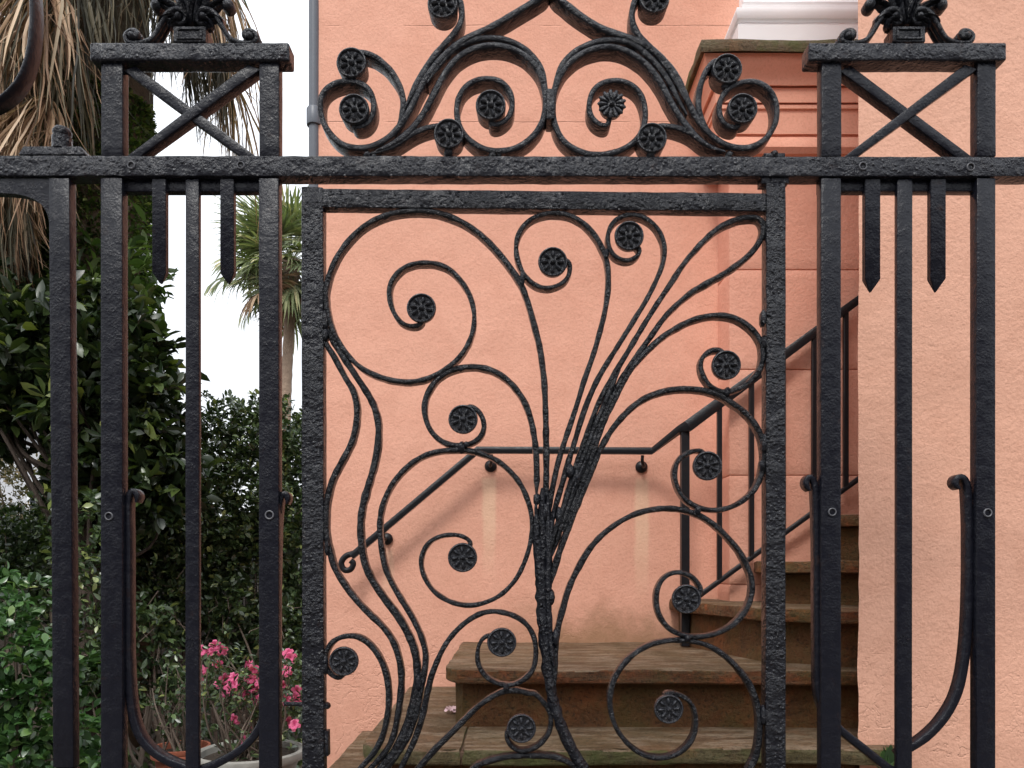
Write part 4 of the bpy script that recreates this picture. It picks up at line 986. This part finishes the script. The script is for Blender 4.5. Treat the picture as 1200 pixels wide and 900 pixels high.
# ------------------------------------------------------------------ vegetation
LEAF = np.array([(0, 0, 0), (0.5, 0.45, 0.10), (0.36, 0.78, 0.05), (0, 1.0, -0.10), (-0.36, 0.78, 0.05), (-0.5, 0.45, 0.10), (0, 0.5, 0.0)], float)
LEAF_F = np.array([(0, 1, 2, 6), (6, 2, 3, 4), (0, 6, 4, 5)])
def leaf_cloud(name, pos, dirs, length, width, mat, parent, kind='stuff', curl=0.0):
    """one small folded leaf per position, growing along dirs"""
    n = len(pos); d = dirs / (np.linalg.norm(dirs, axis=1)[:, None] + 1e-9)
    r = rng.normal(size=(n, 3)); r[:, 2] += 1.4
    nrm = r - (r * d).sum(1)[:, None] * d; nrm /= np.linalg.norm(nrm, axis=1)[:, None] + 1e-9
    s = np.cross(d, nrm)
    L = length * rng.uniform(0.7, 1.25, n); W = L * width / length * rng.uniform(0.8, 1.2, n)
    V = pos[:, None, :] + s[:, None, :] * (LEAF[None, :, 0:1] * W[:, None, None]) + d[:, None, :] * (LEAF[None, :, 1:2] * L[:, None, None]) + nrm[:, None, :] * (LEAF[None, :, 2:3] * L[:, None, None])
    k = len(LEAF)
    Fq = (np.arange(n)[:, None, None] * k + LEAF_F[None]).reshape(-1, 4)
    me = bpy.data.meshes.new(name)
    me.vertices.add(n * k); me.vertices.foreach_set('co', V.reshape(-1).astype(np.float32))
    nf = len(Fq); me.loops.add(nf * 4); me.loops.foreach_set('vertex_index', Fq.reshape(-1).astype(np.int32))
    me.polygons.add(nf); me.polygons.foreach_set('loop_start', np.arange(0, nf * 4, 4, dtype=np.int32))
    me.update(calc_edges=True); me.validate(); me.shade_smooth()
    o = link(me, name, mat, parent)
    if kind: o['kind'] = kind
    return o
def clumps(centres, per, spread, out_bias=None):
    """whorls of leaves: positions and directions around twig ends"""
    n = len(centres); c = np.repeat(centres, per, 0)
    ax = rng.normal(size=(n, 3)); ax[:, 2] += 0.9
    if out_bias is not None: ax += out_bias
    ax /= np.linalg.norm(ax, axis=1)[:, None]; axr = np.repeat(ax, per, 0)
    d = rng.normal(size=(n * per, 3)); d -= (d * axr).sum(1)[:, None] * axr * 0.75
    d = d / np.linalg.norm(d, axis=1)[:, None] + axr * 0.45
    return c + axr * rng.uniform(-spread, spread, (n * per, 1)) + d * spread * 0.15, d
def ell_points(n, blobs, shell=0.55):
    """points in a union of ellipsoids ((px,py,D),(rx,ry,rz) metres), mostly in the outer shell"""
    vol = np.array([b[1][0] * b[1][1] * b[1][2] for b in blobs]) ** 0.8; vol = vol / vol.sum()
    idx = rng.choice(len(blobs), n, p=vol); u = rng.normal(size=(n, 3)); u /= np.linalg.norm(u, axis=1)[:, None]
    r = rng.uniform(shell, 1.05, n) ** 0.7
    C = np.array([P(*b[0]) for b in blobs])[idx]; Rr = np.array([b[1] for b in blobs])[idx]
    return C + u * Rr * r[:, None], u
def shrub(name, label, cat, blobs, n_cl, per, spread, L, W, mat, group=None, stem_base=None, stems=7, shell=0.5, back_bias=True):
    base = P(*blobs[0][0]); root = stem_base or (base.x, base.y, 0)
    t = thing(name, label, cat, root, group)
    c, u = ell_points(n_cl, blobs, shell)
    if back_bias:   # fewer leaves on the side nobody can see
        keep = rng.uniform(size=len(c)) > np.clip(u[:, 1] * 0.8, 0, 0.75); c = c[keep]; u = u[keep]
    keep = c[:, 2] > 0.02; c = c[keep]; u = u[keep]
    pos, d = clumps(c, per, spread, u * 0.9)
    leaf_cloud('foliage', pos, d, L, W, mat, t)
    V, Fc = [], []
    for i in range(stems):
        q = c[rng.integers(len(c))]
        r0 = np.array(root) + np.array([rng.uniform(-.12, .12), rng.uniform(-.1, .1), 0])
        m_ = (r0 + q) / 2 + rng.normal(size=3) * 0.08
        pth = catmull([r0, m_, q], n=6); tube_into(V, Fc, pth, np.linspace(0.016, 0.003, len(pth)), 6)
    for i in range(stems * 5):
        q = c[rng.integers(len(c))]; q2 = q + rng.normal(size=3) * 0.10 + np.array([0, 0, -0.10])
        tube_into(V, Fc, [q, (q + q2) / 2 + rng.normal(size=3) * 0.02, q2], 0.0025, 4)
    link(mesh('branches', V, Fc, 60), 'branches', M_TWIG if mat is not L_DARK else M_BARK, t)
    return t

# board fence behind the garden
bf = thing('board_fence', 'dark weathered board fence behind the shrubs', 'fence', (-2.6, 6.6, 0))
xx = -6.2; bmb = {}
while xx < -0.95:
    w_ = 0.118
    o = box('board', xx + 0.004, xx + w_ - 0.004, 6.6 + random.uniform(-.004, .004), 6.622, 0.0, 1.62 + random.uniform(-.015, .015), M_BOARD, bf, 0.002)
    xx += w_
for z_ in (0.35, 1.35): box('fence_rail', -6.2, -0.95, 6.624, 6.67, z_, z_ + 0.08, M_BOARD, bf)

# far pale house glimpsed through the leaves
fh = thing('pale_house', 'pale grey house glimpsed through the leaves at the left edge', 'house', (-11, 15, 0))
box('wall', -14.0, hx(62, 15), 15, 19, 0, P(0, 497, 15).z, M_HOUSE, fh)
bm = bmesh.new()
zr0 = P(0, 497, 15).z
vs = [bm.verts.new(c) for c in ((-14.3, 14.7, zr0), (hx(66, 15), 14.7, zr0), (hx(66, 15), 19.3, zr0), (-14.3, 19.3, zr0), (-14.3, 17, zr0 + 0.5), (hx(66, 15), 17, zr0 + 0.5))]
for q_ in ((0, 1, 5, 4), (3, 4, 5, 2), (0, 4, 3), (1, 2, 5), (0, 3, 2, 1)): bm.faces.new([vs[i] for i in q_])
link(bm_mesh('roof', bm), 'roof', M_HOUSE, fh)
for k in range(4):
    xw = -13.2 + k * 1.25
    wf = box('window', xw, xw + 0.7, 14.96, 15.02, 1.6, 2.9, M_WHITE, fh); box('pane', xw + 0.07, xw + 0.63, 14.94, 14.955, 1.67, 2.83, M_DARKGLASS, wf)

# near palm with a skirt of dead fronds
DPT = 5.0
pc = P(118, 0, DPT)
palm = thing('palm_tree', 'tall palm at top left with a shaggy skirt of hanging dead fronds', 'palm tree', (pc.x, DPT, 0))
V, Fc = [], []
zs = np.linspace(-0.02, 6.3, 90)
tube_into(V, Fc, [(pc.x + 0.02 * math.sin(z * 2), DPT + 0.02 * math.cos(z * 3), z) for z in zs], [0.29 + 0.006 * math.sin(z * 37) for z in zs], 22)
link(fix(mesh('trunk', V, Fc, 60)), 'trunk', simple('dark_palm_bark', (0.10, 0.075, 0.05), 0.95, 0.5, 14, 0.03), palm)  # darker bark colour on the near trunk
# dead fronds: a stalk, then a fan of drooping strips
def strip_into(V, Fc, p, w0, tw):
    """thin folded ribbon along points p"""
    b0 = len(V); n = len(p)
    T = np.gradient(p, axis=0); T /= np.linalg.norm(T, axis=1)[:, None] + 1e-9
    for i in range(n):
        a = tw + i * 0.25
        s = np.array([math.cos(a), math.sin(a), 0]); s -= s.dot(T[i]) * T[i]; s /= np.linalg.norm(s) + 1e-9
        nn = np.cross(T[i], s); ww = w0 * math.sin(math.pi * (0.12 + 0.86 * i / (n - 1))) ** 0.6
        for u, h in ((-1, 0.35), (0, 0), (1, 0.35)): V.append(tuple(p[i] + s * u * ww + nn * h * ww))
    for i in range(n - 1):
        for k in range(2): q = b0 + i*3 + k; Fc.append((q, q+1, q+4, q+3))
def dead_frond_mesh(seed, droop, Lf, nstrip=52, spread=0.85, wid=0.0052):
    g = np.random.default_rng(seed); V, Fc = [], []
    # stalk leaves the trunk outwards (+x) and bends down
    st = catmull([(0, 0, 0), (0.16, 0, 0.03), (0.30, 0, -0.04), (0.36, 0, -0.14)], n=5)
    tube_into(V, Fc, st, np.linspace(0.014, 0.008, len(st)), 6)
    h = np.array([0.36, 0, -0.14])
    for k in range(nstrip):
        u = g.uniform(-1, 1); a = u * spread
        l = Lf * (1 - 0.35 * abs(u)) * g.uniform(0.7, 1.1)
        d0 = np.array([0.35 * math.cos(a) + g.uniform(-.1, .1), math.sin(a) * 0.75, -0.55 + g.uniform(-.1, .25)]); d0 /= np.linalg.norm(d0)
        p = [h.copy()]; d = d0.copy(); nseg = 9; wob = g.normal(size=3) * 0.16
        for i in range(nseg):
            d = d + np.array([0, 0, -1]) * droop + wob * 0.35 * math.sin(i * 1.1 + k) + g.normal(size=3) * 0.07; d /= np.linalg.norm(d)
            p.append(p[-1] + d * l / nseg)
        strip_into(V, Fc, np.array(p), wid * g.uniform(0.6, 1.25), g.uniform(0, 6.3))
        if g.uniform() < 0.7:   # frayed threads
            q = p[g.integers(3, 7)]; dd = np.array([g.normal() * 0.4, g.normal() * 0.4, -1]); dd /= np.linalg.norm(dd)
            pts = [q + dd * l * 0.45 * t + np.array([math.sin(t * 4 + k) * 0.02, math.cos(t * 5) * 0.02, 0]) for t in np.linspace(0, 1, 6)]
            strip_into(V, Fc, np.array(pts), 0.0022, g.uniform(0, 6))
    return mesh('dead_frond', V, Fc, 60)
DFM = [dead_frond_mesh(s, d, L) for s, d, L in ((1, 0.28, 0.85), (2, 0.35, 0.72), (3, 0.22, 0.95), (4, 0.4, 0.66), (5, 0.3, 0.8))]
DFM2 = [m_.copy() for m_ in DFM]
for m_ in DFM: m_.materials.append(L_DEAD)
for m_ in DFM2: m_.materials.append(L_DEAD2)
g = np.random.default_rng(21)
for k in range(144):
    lev = k // 18
    z_ = 3.78 + lev * 0.26 + g.uniform(-0.12, 0.12)
    a = (k % 18) / 18 * 2 * math.pi + lev * 0.27 + g.uniform(-0.16, 0.16)
    rx = math.cos(a); ry = math.sin(a)
    if ry > 0.85: continue
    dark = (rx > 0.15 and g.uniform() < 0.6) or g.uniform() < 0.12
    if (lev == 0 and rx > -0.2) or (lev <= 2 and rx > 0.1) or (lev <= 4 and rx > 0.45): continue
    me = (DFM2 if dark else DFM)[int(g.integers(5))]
    s = g.uniform(0.95, 1.35)
    o = link(me, 'dead_frond', None, palm, (pc.x + rx * 0.2, DPT + ry * 0.2, z_), (g.uniform(-.15, .15), g.uniform(-0.2, 0.25), a), (s, s, s))
for k in range(30):     # long loose bundles hanging lowest on the left
    a = math.pi + g.uniform(-1.0, 1.75); z_ = g.uniform(3.4, 4.0)
    s = g.uniform(0.9, 1.2); me = (DFM if g.uniform() < 0.75 else DFM2)[int(g.integers(5))]
    link(me, 'dead_frond', None, palm, (pc.x + math.cos(a) * 0.2, DPT + math.sin(a) * 0.2 - 0.1, z_), (g.uniform(-.15, .15), g.uniform(-.1, .3), a), (s, s * 0.75, s))
# live fans added out of view at the top to block light
def fan_mesh(seed, Lf=0.9, nst=30, w=0.018, arc_=2.3, droop=0.06):
    g = np.random.default_rng(seed); V, Fc = [], []
    tube_into(V, Fc, catmull([(0, 0, 0), (0.5, 0, 0.10), (0.9, 0, 0.05)], n=4), 0.012, 5)
    h = np.array([0.9, 0, 0.05])
    for k in range(nst):
        a = -arc_ / 1.0 + 2 * arc_ * k / (nst - 1); l = Lf * (0.72 + 0.28 * math.cos(a * 0.6)) * g.uniform(0.9, 1.08)
        d = np.array([math.cos(a * 0.8), math.sin(a * 0.8), 0.12 + 0.1 * math.cos(a * 3)]); d /= np.linalg.norm(d)
        p = [h.copy()]
        for i in range(6):
            d = d + np.array([0, 0, -1]) * droop * (i * 0.75) + g.normal(size=3) * 0.03; d /= np.linalg.norm(d); p.append(p[-1] + d * l / 6)
        strip_into(V, Fc, np.array(p), w, math.pi / 2 + a)
    return mesh('frond', V, Fc, 60)
FAN = [fan_mesh(s, droop=dr) for s, dr in ((31, 0.05), (32, 0.09), (33, 0.13))]
for m_ in FAN: m_.materials.append(L_PALM)
for k in range(22):
    a = k * 2.4; el = R(g.uniform(-25, 60))
    link(FAN[k % 3], 'frond', None, palm, (pc.x, DPT, 6.5), (0, -el, a), (1, 1, 1))
# vines and ferns on the palm trunk
n = 14000; a = g.uniform(-math.pi, 0.3, n); z_ = g.uniform(1.3, 4.2, n)
pos = np.stack([pc.x + 0.30 * np.cos(a), DPT + 0.30 * np.sin(a), z_], 1)
d = np.stack([np.cos(a), np.sin(a), g.uniform(-0.8, 0.9, n)], 1) + g.normal(size=(n, 3)) * 0.4
leaf_cloud('trunk_fern', pos, d, 0.045, 0.018, L_VINE, palm)

# creeper with larger fresh leaves around the trunk
cr = thing('creeper', 'bright green broad-leaved creeper on the palm trunk', 'creeper', (pc.x + 0.2, DPT - 0.3, 2.0))
c = np.array([P(x_ + g.normal() * 9, y_ + g.normal() * 14, 4.55 + g.uniform(-.15, .15)) for x_, y_ in ((165, 340), (172, 305), (178, 345), (160, 375), (112, 318), (158, 300), (168, 365), (182, 330), (160, 410), (170, 400)) for _ in range(6)])
pos, d = clumps(c, 5, 0.02)
leaf_cloud('foliage', pos, d, 0.105, 0.042, L_VINE, cr)

# far palm between the bars
DQ = 18.0
qc = P(341, 306, DQ)
p2 = thing('palm_tree', 'slender green palm in the distance seen between the left pier bars', 'palm tree', (qc.x, DQ, 0))
V, Fc = [], []
zs = np.linspace(0, qc.z, 70)
tube_into(V, Fc, [(P(333 + 8 * (z / qc.z) ** 2 * (1 if z > 0 else 0), 0, DQ).x + 0.02 * math.sin(z), DQ, z) for z in zs], [0.125 + 0.006 * math.sin(z * 19) + (0.07 * max(0, z - qc.z + 1.2)) for z in zs], 14)
link(fix(mesh('trunk', V, Fc, 60)), 'trunk', M_PALMBARK, p2)
FAN2 = [fan_mesh(s, 1.15, 30, 0.030, 2.2, dr) for s, dr in ((41, 0.03), (42, 0.06), (43, 0.10))]
FAN2D = [m_.copy() for m_ in FAN2]
for m_ in FAN2: m_.materials.append(L_PALM)
for m_ in FAN2D: m_.materials.append(L_DEAD)
for k in range(58):
    a = k * 2.399; t_ = k / 58; el = R(-62 + 125 * t_ + g.uniform(-12, 12))
    me = (FAN2D if (t_ < 0.2 and k % 2) else FAN2)[k % 3]; s = g.uniform(0.8, 1.08)
    link(me, 'frond', None, p2, (qc.x, DQ, qc.z - 0.15 + 0.2 * t_), (g.uniform(-.4, .4), -el, a), (s, s, s))

# magnolia
mg = thing('magnolia_tree', 'dark glossy-leaved evergreen tree behind the left bars, sky showing through it', 'tree', (P(30, 0, 4.35).x, 4.35, 0))
blobs = [((0, 425, 4.35), (0.42, 0.35, 0.42)), ((75, 415, 4.45), (0.40, 0.3, 0.36)), ((120, 450, 4.3), (0.40, 0.3, 0.45)), ((5, 470, 4.35), (0.24, 0.3, 0.24)), ((175, 480, 4.3), (0.24, 0.25, 0.42)), ((-60, 420, 4.4), (0.6, 0.4, 0.7)), ((130, 560, 4.35), (0.38, 0.3, 0.3)), ((195, 560, 4.35), (0.24, 0.25, 0.26)), ((105, 400, 4.3), (0.3, 0.25, 0.35)), ((165, 430, 4.4), (0.14, 0.2, 0.28)), ((10, 310, 5.6), (0.6, 0.3, 0.4)), ((10, 230, 5.6), (0.6, 0.3, 0.5)), ((110, 280, 5.6), (0.35, 0.3, 0.5))]
c, u = ell_points(3000, blobs, 0.2)
pos, d = clumps(c, 7, 0.03, u * 0.5)
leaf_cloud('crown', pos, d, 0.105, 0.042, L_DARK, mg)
V, Fc = [], []
rt = np.array([P(95, 0, 4.35).x, 4.35, 0.0])
tr_ = catmull([rt, rt + [0.03, 0, 1.0], rt + [-0.03, 0, 1.6], rt + [0.02, 0, 2.2]], n=6); tube_into(V, Fc, tr_, np.linspace(0.09, 0.04, len(tr_)), 10)
link(mesh('trunk', V, Fc, 60), 'trunk', M_BARK, mg)
V, Fc = [], []
for k in range(46):
    q = c[rng.integers(len(c))]; s0 = tr_[rng.integers(5, len(tr_))]
    m_ = (q + s0) / 2 + rng.normal(size=3) * 0.08 + [0, 0, -0.06]
    pth = catmull([s0, m_, q], n=5); tube_into(V, Fc, pth, np.linspace(0.016, 0.004, len(pth)), 5)
link(mesh('limbs', V, Fc, 60), 'limbs', M_BARK, mg)

# shrubs
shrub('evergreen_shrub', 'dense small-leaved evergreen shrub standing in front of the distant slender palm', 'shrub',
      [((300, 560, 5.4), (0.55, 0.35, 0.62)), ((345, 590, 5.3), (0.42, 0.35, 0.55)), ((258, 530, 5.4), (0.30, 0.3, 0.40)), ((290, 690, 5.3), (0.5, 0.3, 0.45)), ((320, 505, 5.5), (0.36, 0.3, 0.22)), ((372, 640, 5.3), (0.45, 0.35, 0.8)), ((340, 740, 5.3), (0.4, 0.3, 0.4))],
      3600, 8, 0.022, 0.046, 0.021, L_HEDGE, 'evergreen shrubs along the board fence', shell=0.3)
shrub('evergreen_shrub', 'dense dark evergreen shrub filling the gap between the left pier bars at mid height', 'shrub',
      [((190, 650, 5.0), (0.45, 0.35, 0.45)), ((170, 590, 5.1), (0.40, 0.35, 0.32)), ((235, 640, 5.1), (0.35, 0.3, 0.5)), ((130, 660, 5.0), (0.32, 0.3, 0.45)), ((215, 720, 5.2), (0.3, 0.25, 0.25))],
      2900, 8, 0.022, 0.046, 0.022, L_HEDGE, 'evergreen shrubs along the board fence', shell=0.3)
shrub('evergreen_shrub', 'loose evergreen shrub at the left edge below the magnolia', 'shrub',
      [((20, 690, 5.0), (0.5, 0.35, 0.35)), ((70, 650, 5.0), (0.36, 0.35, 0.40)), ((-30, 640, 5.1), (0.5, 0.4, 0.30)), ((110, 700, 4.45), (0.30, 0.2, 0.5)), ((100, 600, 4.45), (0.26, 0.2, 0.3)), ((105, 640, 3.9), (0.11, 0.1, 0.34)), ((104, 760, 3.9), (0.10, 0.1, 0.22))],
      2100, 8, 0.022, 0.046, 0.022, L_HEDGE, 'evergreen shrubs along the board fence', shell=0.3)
shrub('olive_shrub', 'pale olive shrub at the left edge', 'shrub',  # pale because its leaves run from olive to tan
      [((8, 575, 6.0), (0.40, 0.35, 0.32)), ((-30, 545, 6.0), (0.4, 0.35, 0.4)), ((30, 620, 6.0), (0.30, 0.3, 0.2))],
      700, 9, 0.022, 0.034, 0.014, L_OLIVE, shell=0.3)
shrub('pittosporum_shrub', 'fresh green shrub with whorled leaves in the bottom left corner', 'shrub',
      [((15, 775, 3.5), (0.26, 0.22, 0.24)), ((-25, 800, 3.5), (0.3, 0.3, 0.4)), ((50, 840, 3.5), (0.2, 0.2, 0.24)), ((20, 700, 3.7), (0.20, 0.2, 0.12)), ((30, 900, 3.4), (0.28, 0.2, 0.2))],
      620, 8, 0.016, 0.052, 0.030, L_BRIGHT, shell=0.45)
shrub('leafy_plant', 'low leafy green plant between the first two bars', 'plant',
      [((104, 870, 3.9), (0.07, 0.1, 0.16)), ((100, 790, 4.2), (0.10, 0.1, 0.14)), ((108, 900, 3.8), (0.1, 0.1, 0.12))],
      90, 7, 0.016, 0.060, 0.036, L_BRIGHT, shell=0.3, stems=4)
shrub('shade_plant', 'dark spreading plant in front of the board fence above the terracotta pot', 'plant',
      [((170, 740, 4.4), (0.20, 0.15, 0.20)), ((200, 790, 4.5), (0.20, 0.15, 0.12)), ((140, 800, 4.4), (0.2, 0.15, 0.2))],
      230, 7, 0.018, 0.055, 0.024, L_HEDGE, shell=0.2, stems=8)
shrub('shade_plant', 'dark climbing shrub hanging behind the pink azalea', 'plant',
      [((270, 715, 4.9), (0.28, 0.15, 0.22)), ((330, 770, 4.9), (0.2, 0.2, 0.4)), ((285, 790, 5.0), (0.2, 0.15, 0.2))],
      420, 7, 0.018, 0.052, 0.024, L_HEDGE, shell=0.2, stems=10)
# ground cover
n = 2600
pos = np.stack([rng.uniform(-3.4, -1.0, n), rng.uniform(3.4, 6.4, n), rng.uniform(0.0, 0.10, n)], 1)
d = rng.normal(size=(n, 3)); d[:, 2] = abs(d[:, 2]) + 0.3
gc = leaf_cloud('ground_cover', pos, d, 0.06, 0.03, L_HEDGE, None); gc['label'] = 'low ivy-like ground cover under the shrubs'; gc['category'] = 'ground cover'

# pots
def pot(name, label, cat, px, py, D, r, h, prof, mat, soil=True):
    c = P(px, py, D); t = thing(name, label, cat, (c.x, D, c.z - h)); V, Fc = [], []
    lathe_into(V, Fc, [(a * r, c.z - h + b_ * h) for a, b_ in prof], 40, (c.x, D, 0)); link(fix(mesh('pot_body', V, Fc, 35)), 'pot_body', mat, t)
    V, Fc = [], []; lathe_into(V, Fc, [(0.0001, c.z - 0.03 * 1), (r * 0.84, c.z - 0.035)], 30, (c.x, D, 0)); link(fix(mesh('soil', V, Fc, 60)), 'soil', M_SOIL, t)
    return t, c
pot('terracotta_pot', 'terracotta flower pot beside the pale stone bowl', 'flower pot', 212, 874, 4.1, 0.150, 0.27,
    [(0.0001, 0), (0.62, 0), (0.66, 0.02), (0.86, 0.80), (0.99, 0.81), (1.0, 0.86), (0.97, 0.90), (1.0, 0.93), (0.99, 1.0), (0.90, 1.0), (0.86, 0.9), (0.80, 0.6), (0.0001, 0.55)], M_TERRA)
bowl, bc = pot('stone_bowl', 'pale cast stone bowl holding the pink azalea', 'planter', 293, 878, 3.6, 0.250, 0.30,
    [(0.0001, 0), (0.5, 0), (0.52, 0.05), (0.42, 0.15), (0.62, 0.4), (0.82, 0.66), (0.90, 0.84), (1.0, 0.86), (1.02, 0.91), (1.0, 0.98), (0.94, 1.0), (0.88, 0.97), (0.82, 0.8), (0.0001, 0.5)], M_BOWL)
# plinth stone under the bowls so they stand on something
box('pot_stand', bc.x - 0.2, bc.x + 0.2, 3.42, 3.78, -0.02, bc.z - 0.301, M_SIDEWALK, bowl, 0.01)
# azalea
az = thing('azalea', 'azalea bush with magenta pink blossoms in the stone bowl', 'flowering shrub', (bc.x, 3.6, bc.z - 0.03))
fl = [(252, 757), (260, 762), (249, 764), (238, 787), (236, 792), (256, 778), (258, 801), (285, 790), (270, 806), (276, 803), (297, 806), (282, 800), (279, 816), (284, 818), (293, 779), (299, 783), (290, 812), (305, 800), (307, 815), (338, 767), (341, 771), (333, 783), (336, 787), (332, 803), (331, 817), (336, 820), (348, 810), (349, 820), (342, 845), (346, 850), (290, 855), (292, 864), (288, 868), (277, 842), (316, 790), (318, 830), (263, 795), (237, 763), (312, 772), (300, 822), (266, 812), (294, 795), (274, 795)]
def flower_mesh(seed):
    g = np.random.default_rng(seed); V, Fc = [], []
    for k in range(10):
        a = 2 * math.pi * k / 5 + g.uniform(-.2, .2) + (0.6 if k > 4 else 0); b0 = len(V); ly = 0.004 if k > 4 else 0.0; sz = 0.8 if k > 4 else 1.12
        for (r_, w_, h) in ((0.002, 0.002, ly), (0.010*sz, 0.0075, 0.006 + ly), (0.018*sz, 0.0105, 0.009 + ly), (0.025*sz, 0.007, 0.004 + ly * 2 + g.uniform(-.004, .004))):
            for u in (-1, 0, 1):
                V.append((r_ * math.cos(a) - u * w_ * math.sin(a), r_ * math.sin(a) + u * w_ * math.cos(a), h + (0.003 * abs(u)) + g.uniform(-.0022, .0022)))
        for i in range(3):
            for j in range(2): q = b0 + i*3 + j; Fc.append((q, q+1, q+4, q+3))
    return mesh('blossom', V, Fc, 60)
FLM = [flower_mesh(s) for s in range(5)]
for m_ in FLM: m_.materials.append(M_PINK)
ends = []
for i, (a, b_) in enumerate(fl):
    D = 3.6 + rng.uniform(-0.2, 0.15); q = P(a, b_, D); ends.append(np.array(q))
    link(FLM[i % 5], 'blossom', None, az, q, (R(90) + rng.uniform(-.9, .6), rng.uniform(-.7, .7), rng.uniform(-.6, .6)), (1.0, 1.0, 1.0))
V, Fc = [], []
for q in ends + [np.array(P(rng.uniform(236, 350), rng.uniform(765, 860), 3.6 + rng.uniform(-.2, .2))) for _ in range(22)]:
    r0 = np.array([bc.x + rng.uniform(-.10, .12), 3.6 + rng.uniform(-.08, .08), bc.z - 0.04])
    m1 = r0 * 0.6 + q * 0.4 + rng.normal(size=3) * 0.035; m2 = r0 * 0.25 + q * 0.75 + rng.normal(size=3) * 0.03
    pth = catmull([r0, m1, m2, q], n=5); tube_into(V, Fc, pth, np.linspace(0.0065, 0.0018, len(pth)), 5)
link(mesh('branches', V, Fc, 60), 'branches', M_TWIG, az)
c = np.array(ends)[rng.integers(len(ends), size=300)] + rng.normal(size=(300, 3)) * [0.06, 0.06, 0.05]; c[:, 2] -= 0.03
pos, d = clumps(c, 6, 0.010); leaf_cloud('foliage', pos, d, 0.032, 0.013, L_HEDGE, az)
# bare twiggy plant in the terracotta pot
tp = thing('potted_plant', 'half-bare twiggy plant in the terracotta pot', 'plant', (P(212, 874, 4.1).x, 4.1, P(212, 874, 4.1).z - 0.03))
V, Fc = [], []; ce = []
for k in range(26):
    r0 = np.array(P(212, 880, 4.1)) + rng.normal(size=3) * [0.04, 0.04, 0]; q = np.array(P(rng.uniform(165, 240), rng.uniform(775, 850), 4.1 + rng.uniform(-.15, .15))); ce.append(q)
    pth = catmull([r0, (r0 + q) / 2 + rng.normal(size=3) * 0.03, q], n=5); tube_into(V, Fc, pth, np.linspace(0.006, 0.002, len(pth)), 5)
link(mesh('branches', V, Fc, 60), 'branches', M_TWIG, tp)
c = np.array(ce)[rng.integers(len(ce), size=60)] + rng.normal(size=(60, 3)) * 0.04; c[:, 2] -= 0.05
pos, d = clumps(c, 5, 0.01); leaf_cloud('foliage', pos, d, 0.045, 0.02, L_HEDGE, tp)
# weed at the foot of the street wall
wd = thing('weed', 'small green weed at the foot of the street wall', 'plant', tuple(P(1037, 905, 2.05)))
n = 14; pos = np.tile(np.array(P(1037, 903, 2.02)), (n, 1)) + rng.normal(size=(n, 3)) * 0.006
d = rng.normal(size=(n, 3)) * 0.45; d[:, 2] = 1.0
leaf_cloud('leaf', pos, d, 0.055, 0.022, L_BRIGHT, wd)
# fallen petal on the first step
PETAL = FLM[0].copy(); PETAL.materials.clear(); PETAL.materials.append(simple('pale_petal', (0.66, 0.45, 0.46), 0.6, 0.1))
pt = link(PETAL, 'fallen_petal', None, None, (hx(531, 2.6), 2.55, Z1 + 0.006), (0.1, 0.1, 0), (1.0, 0.8, 0.9))
tag(pt, 'pale pink fallen blossom lying on the mossy lower step', 'petal')
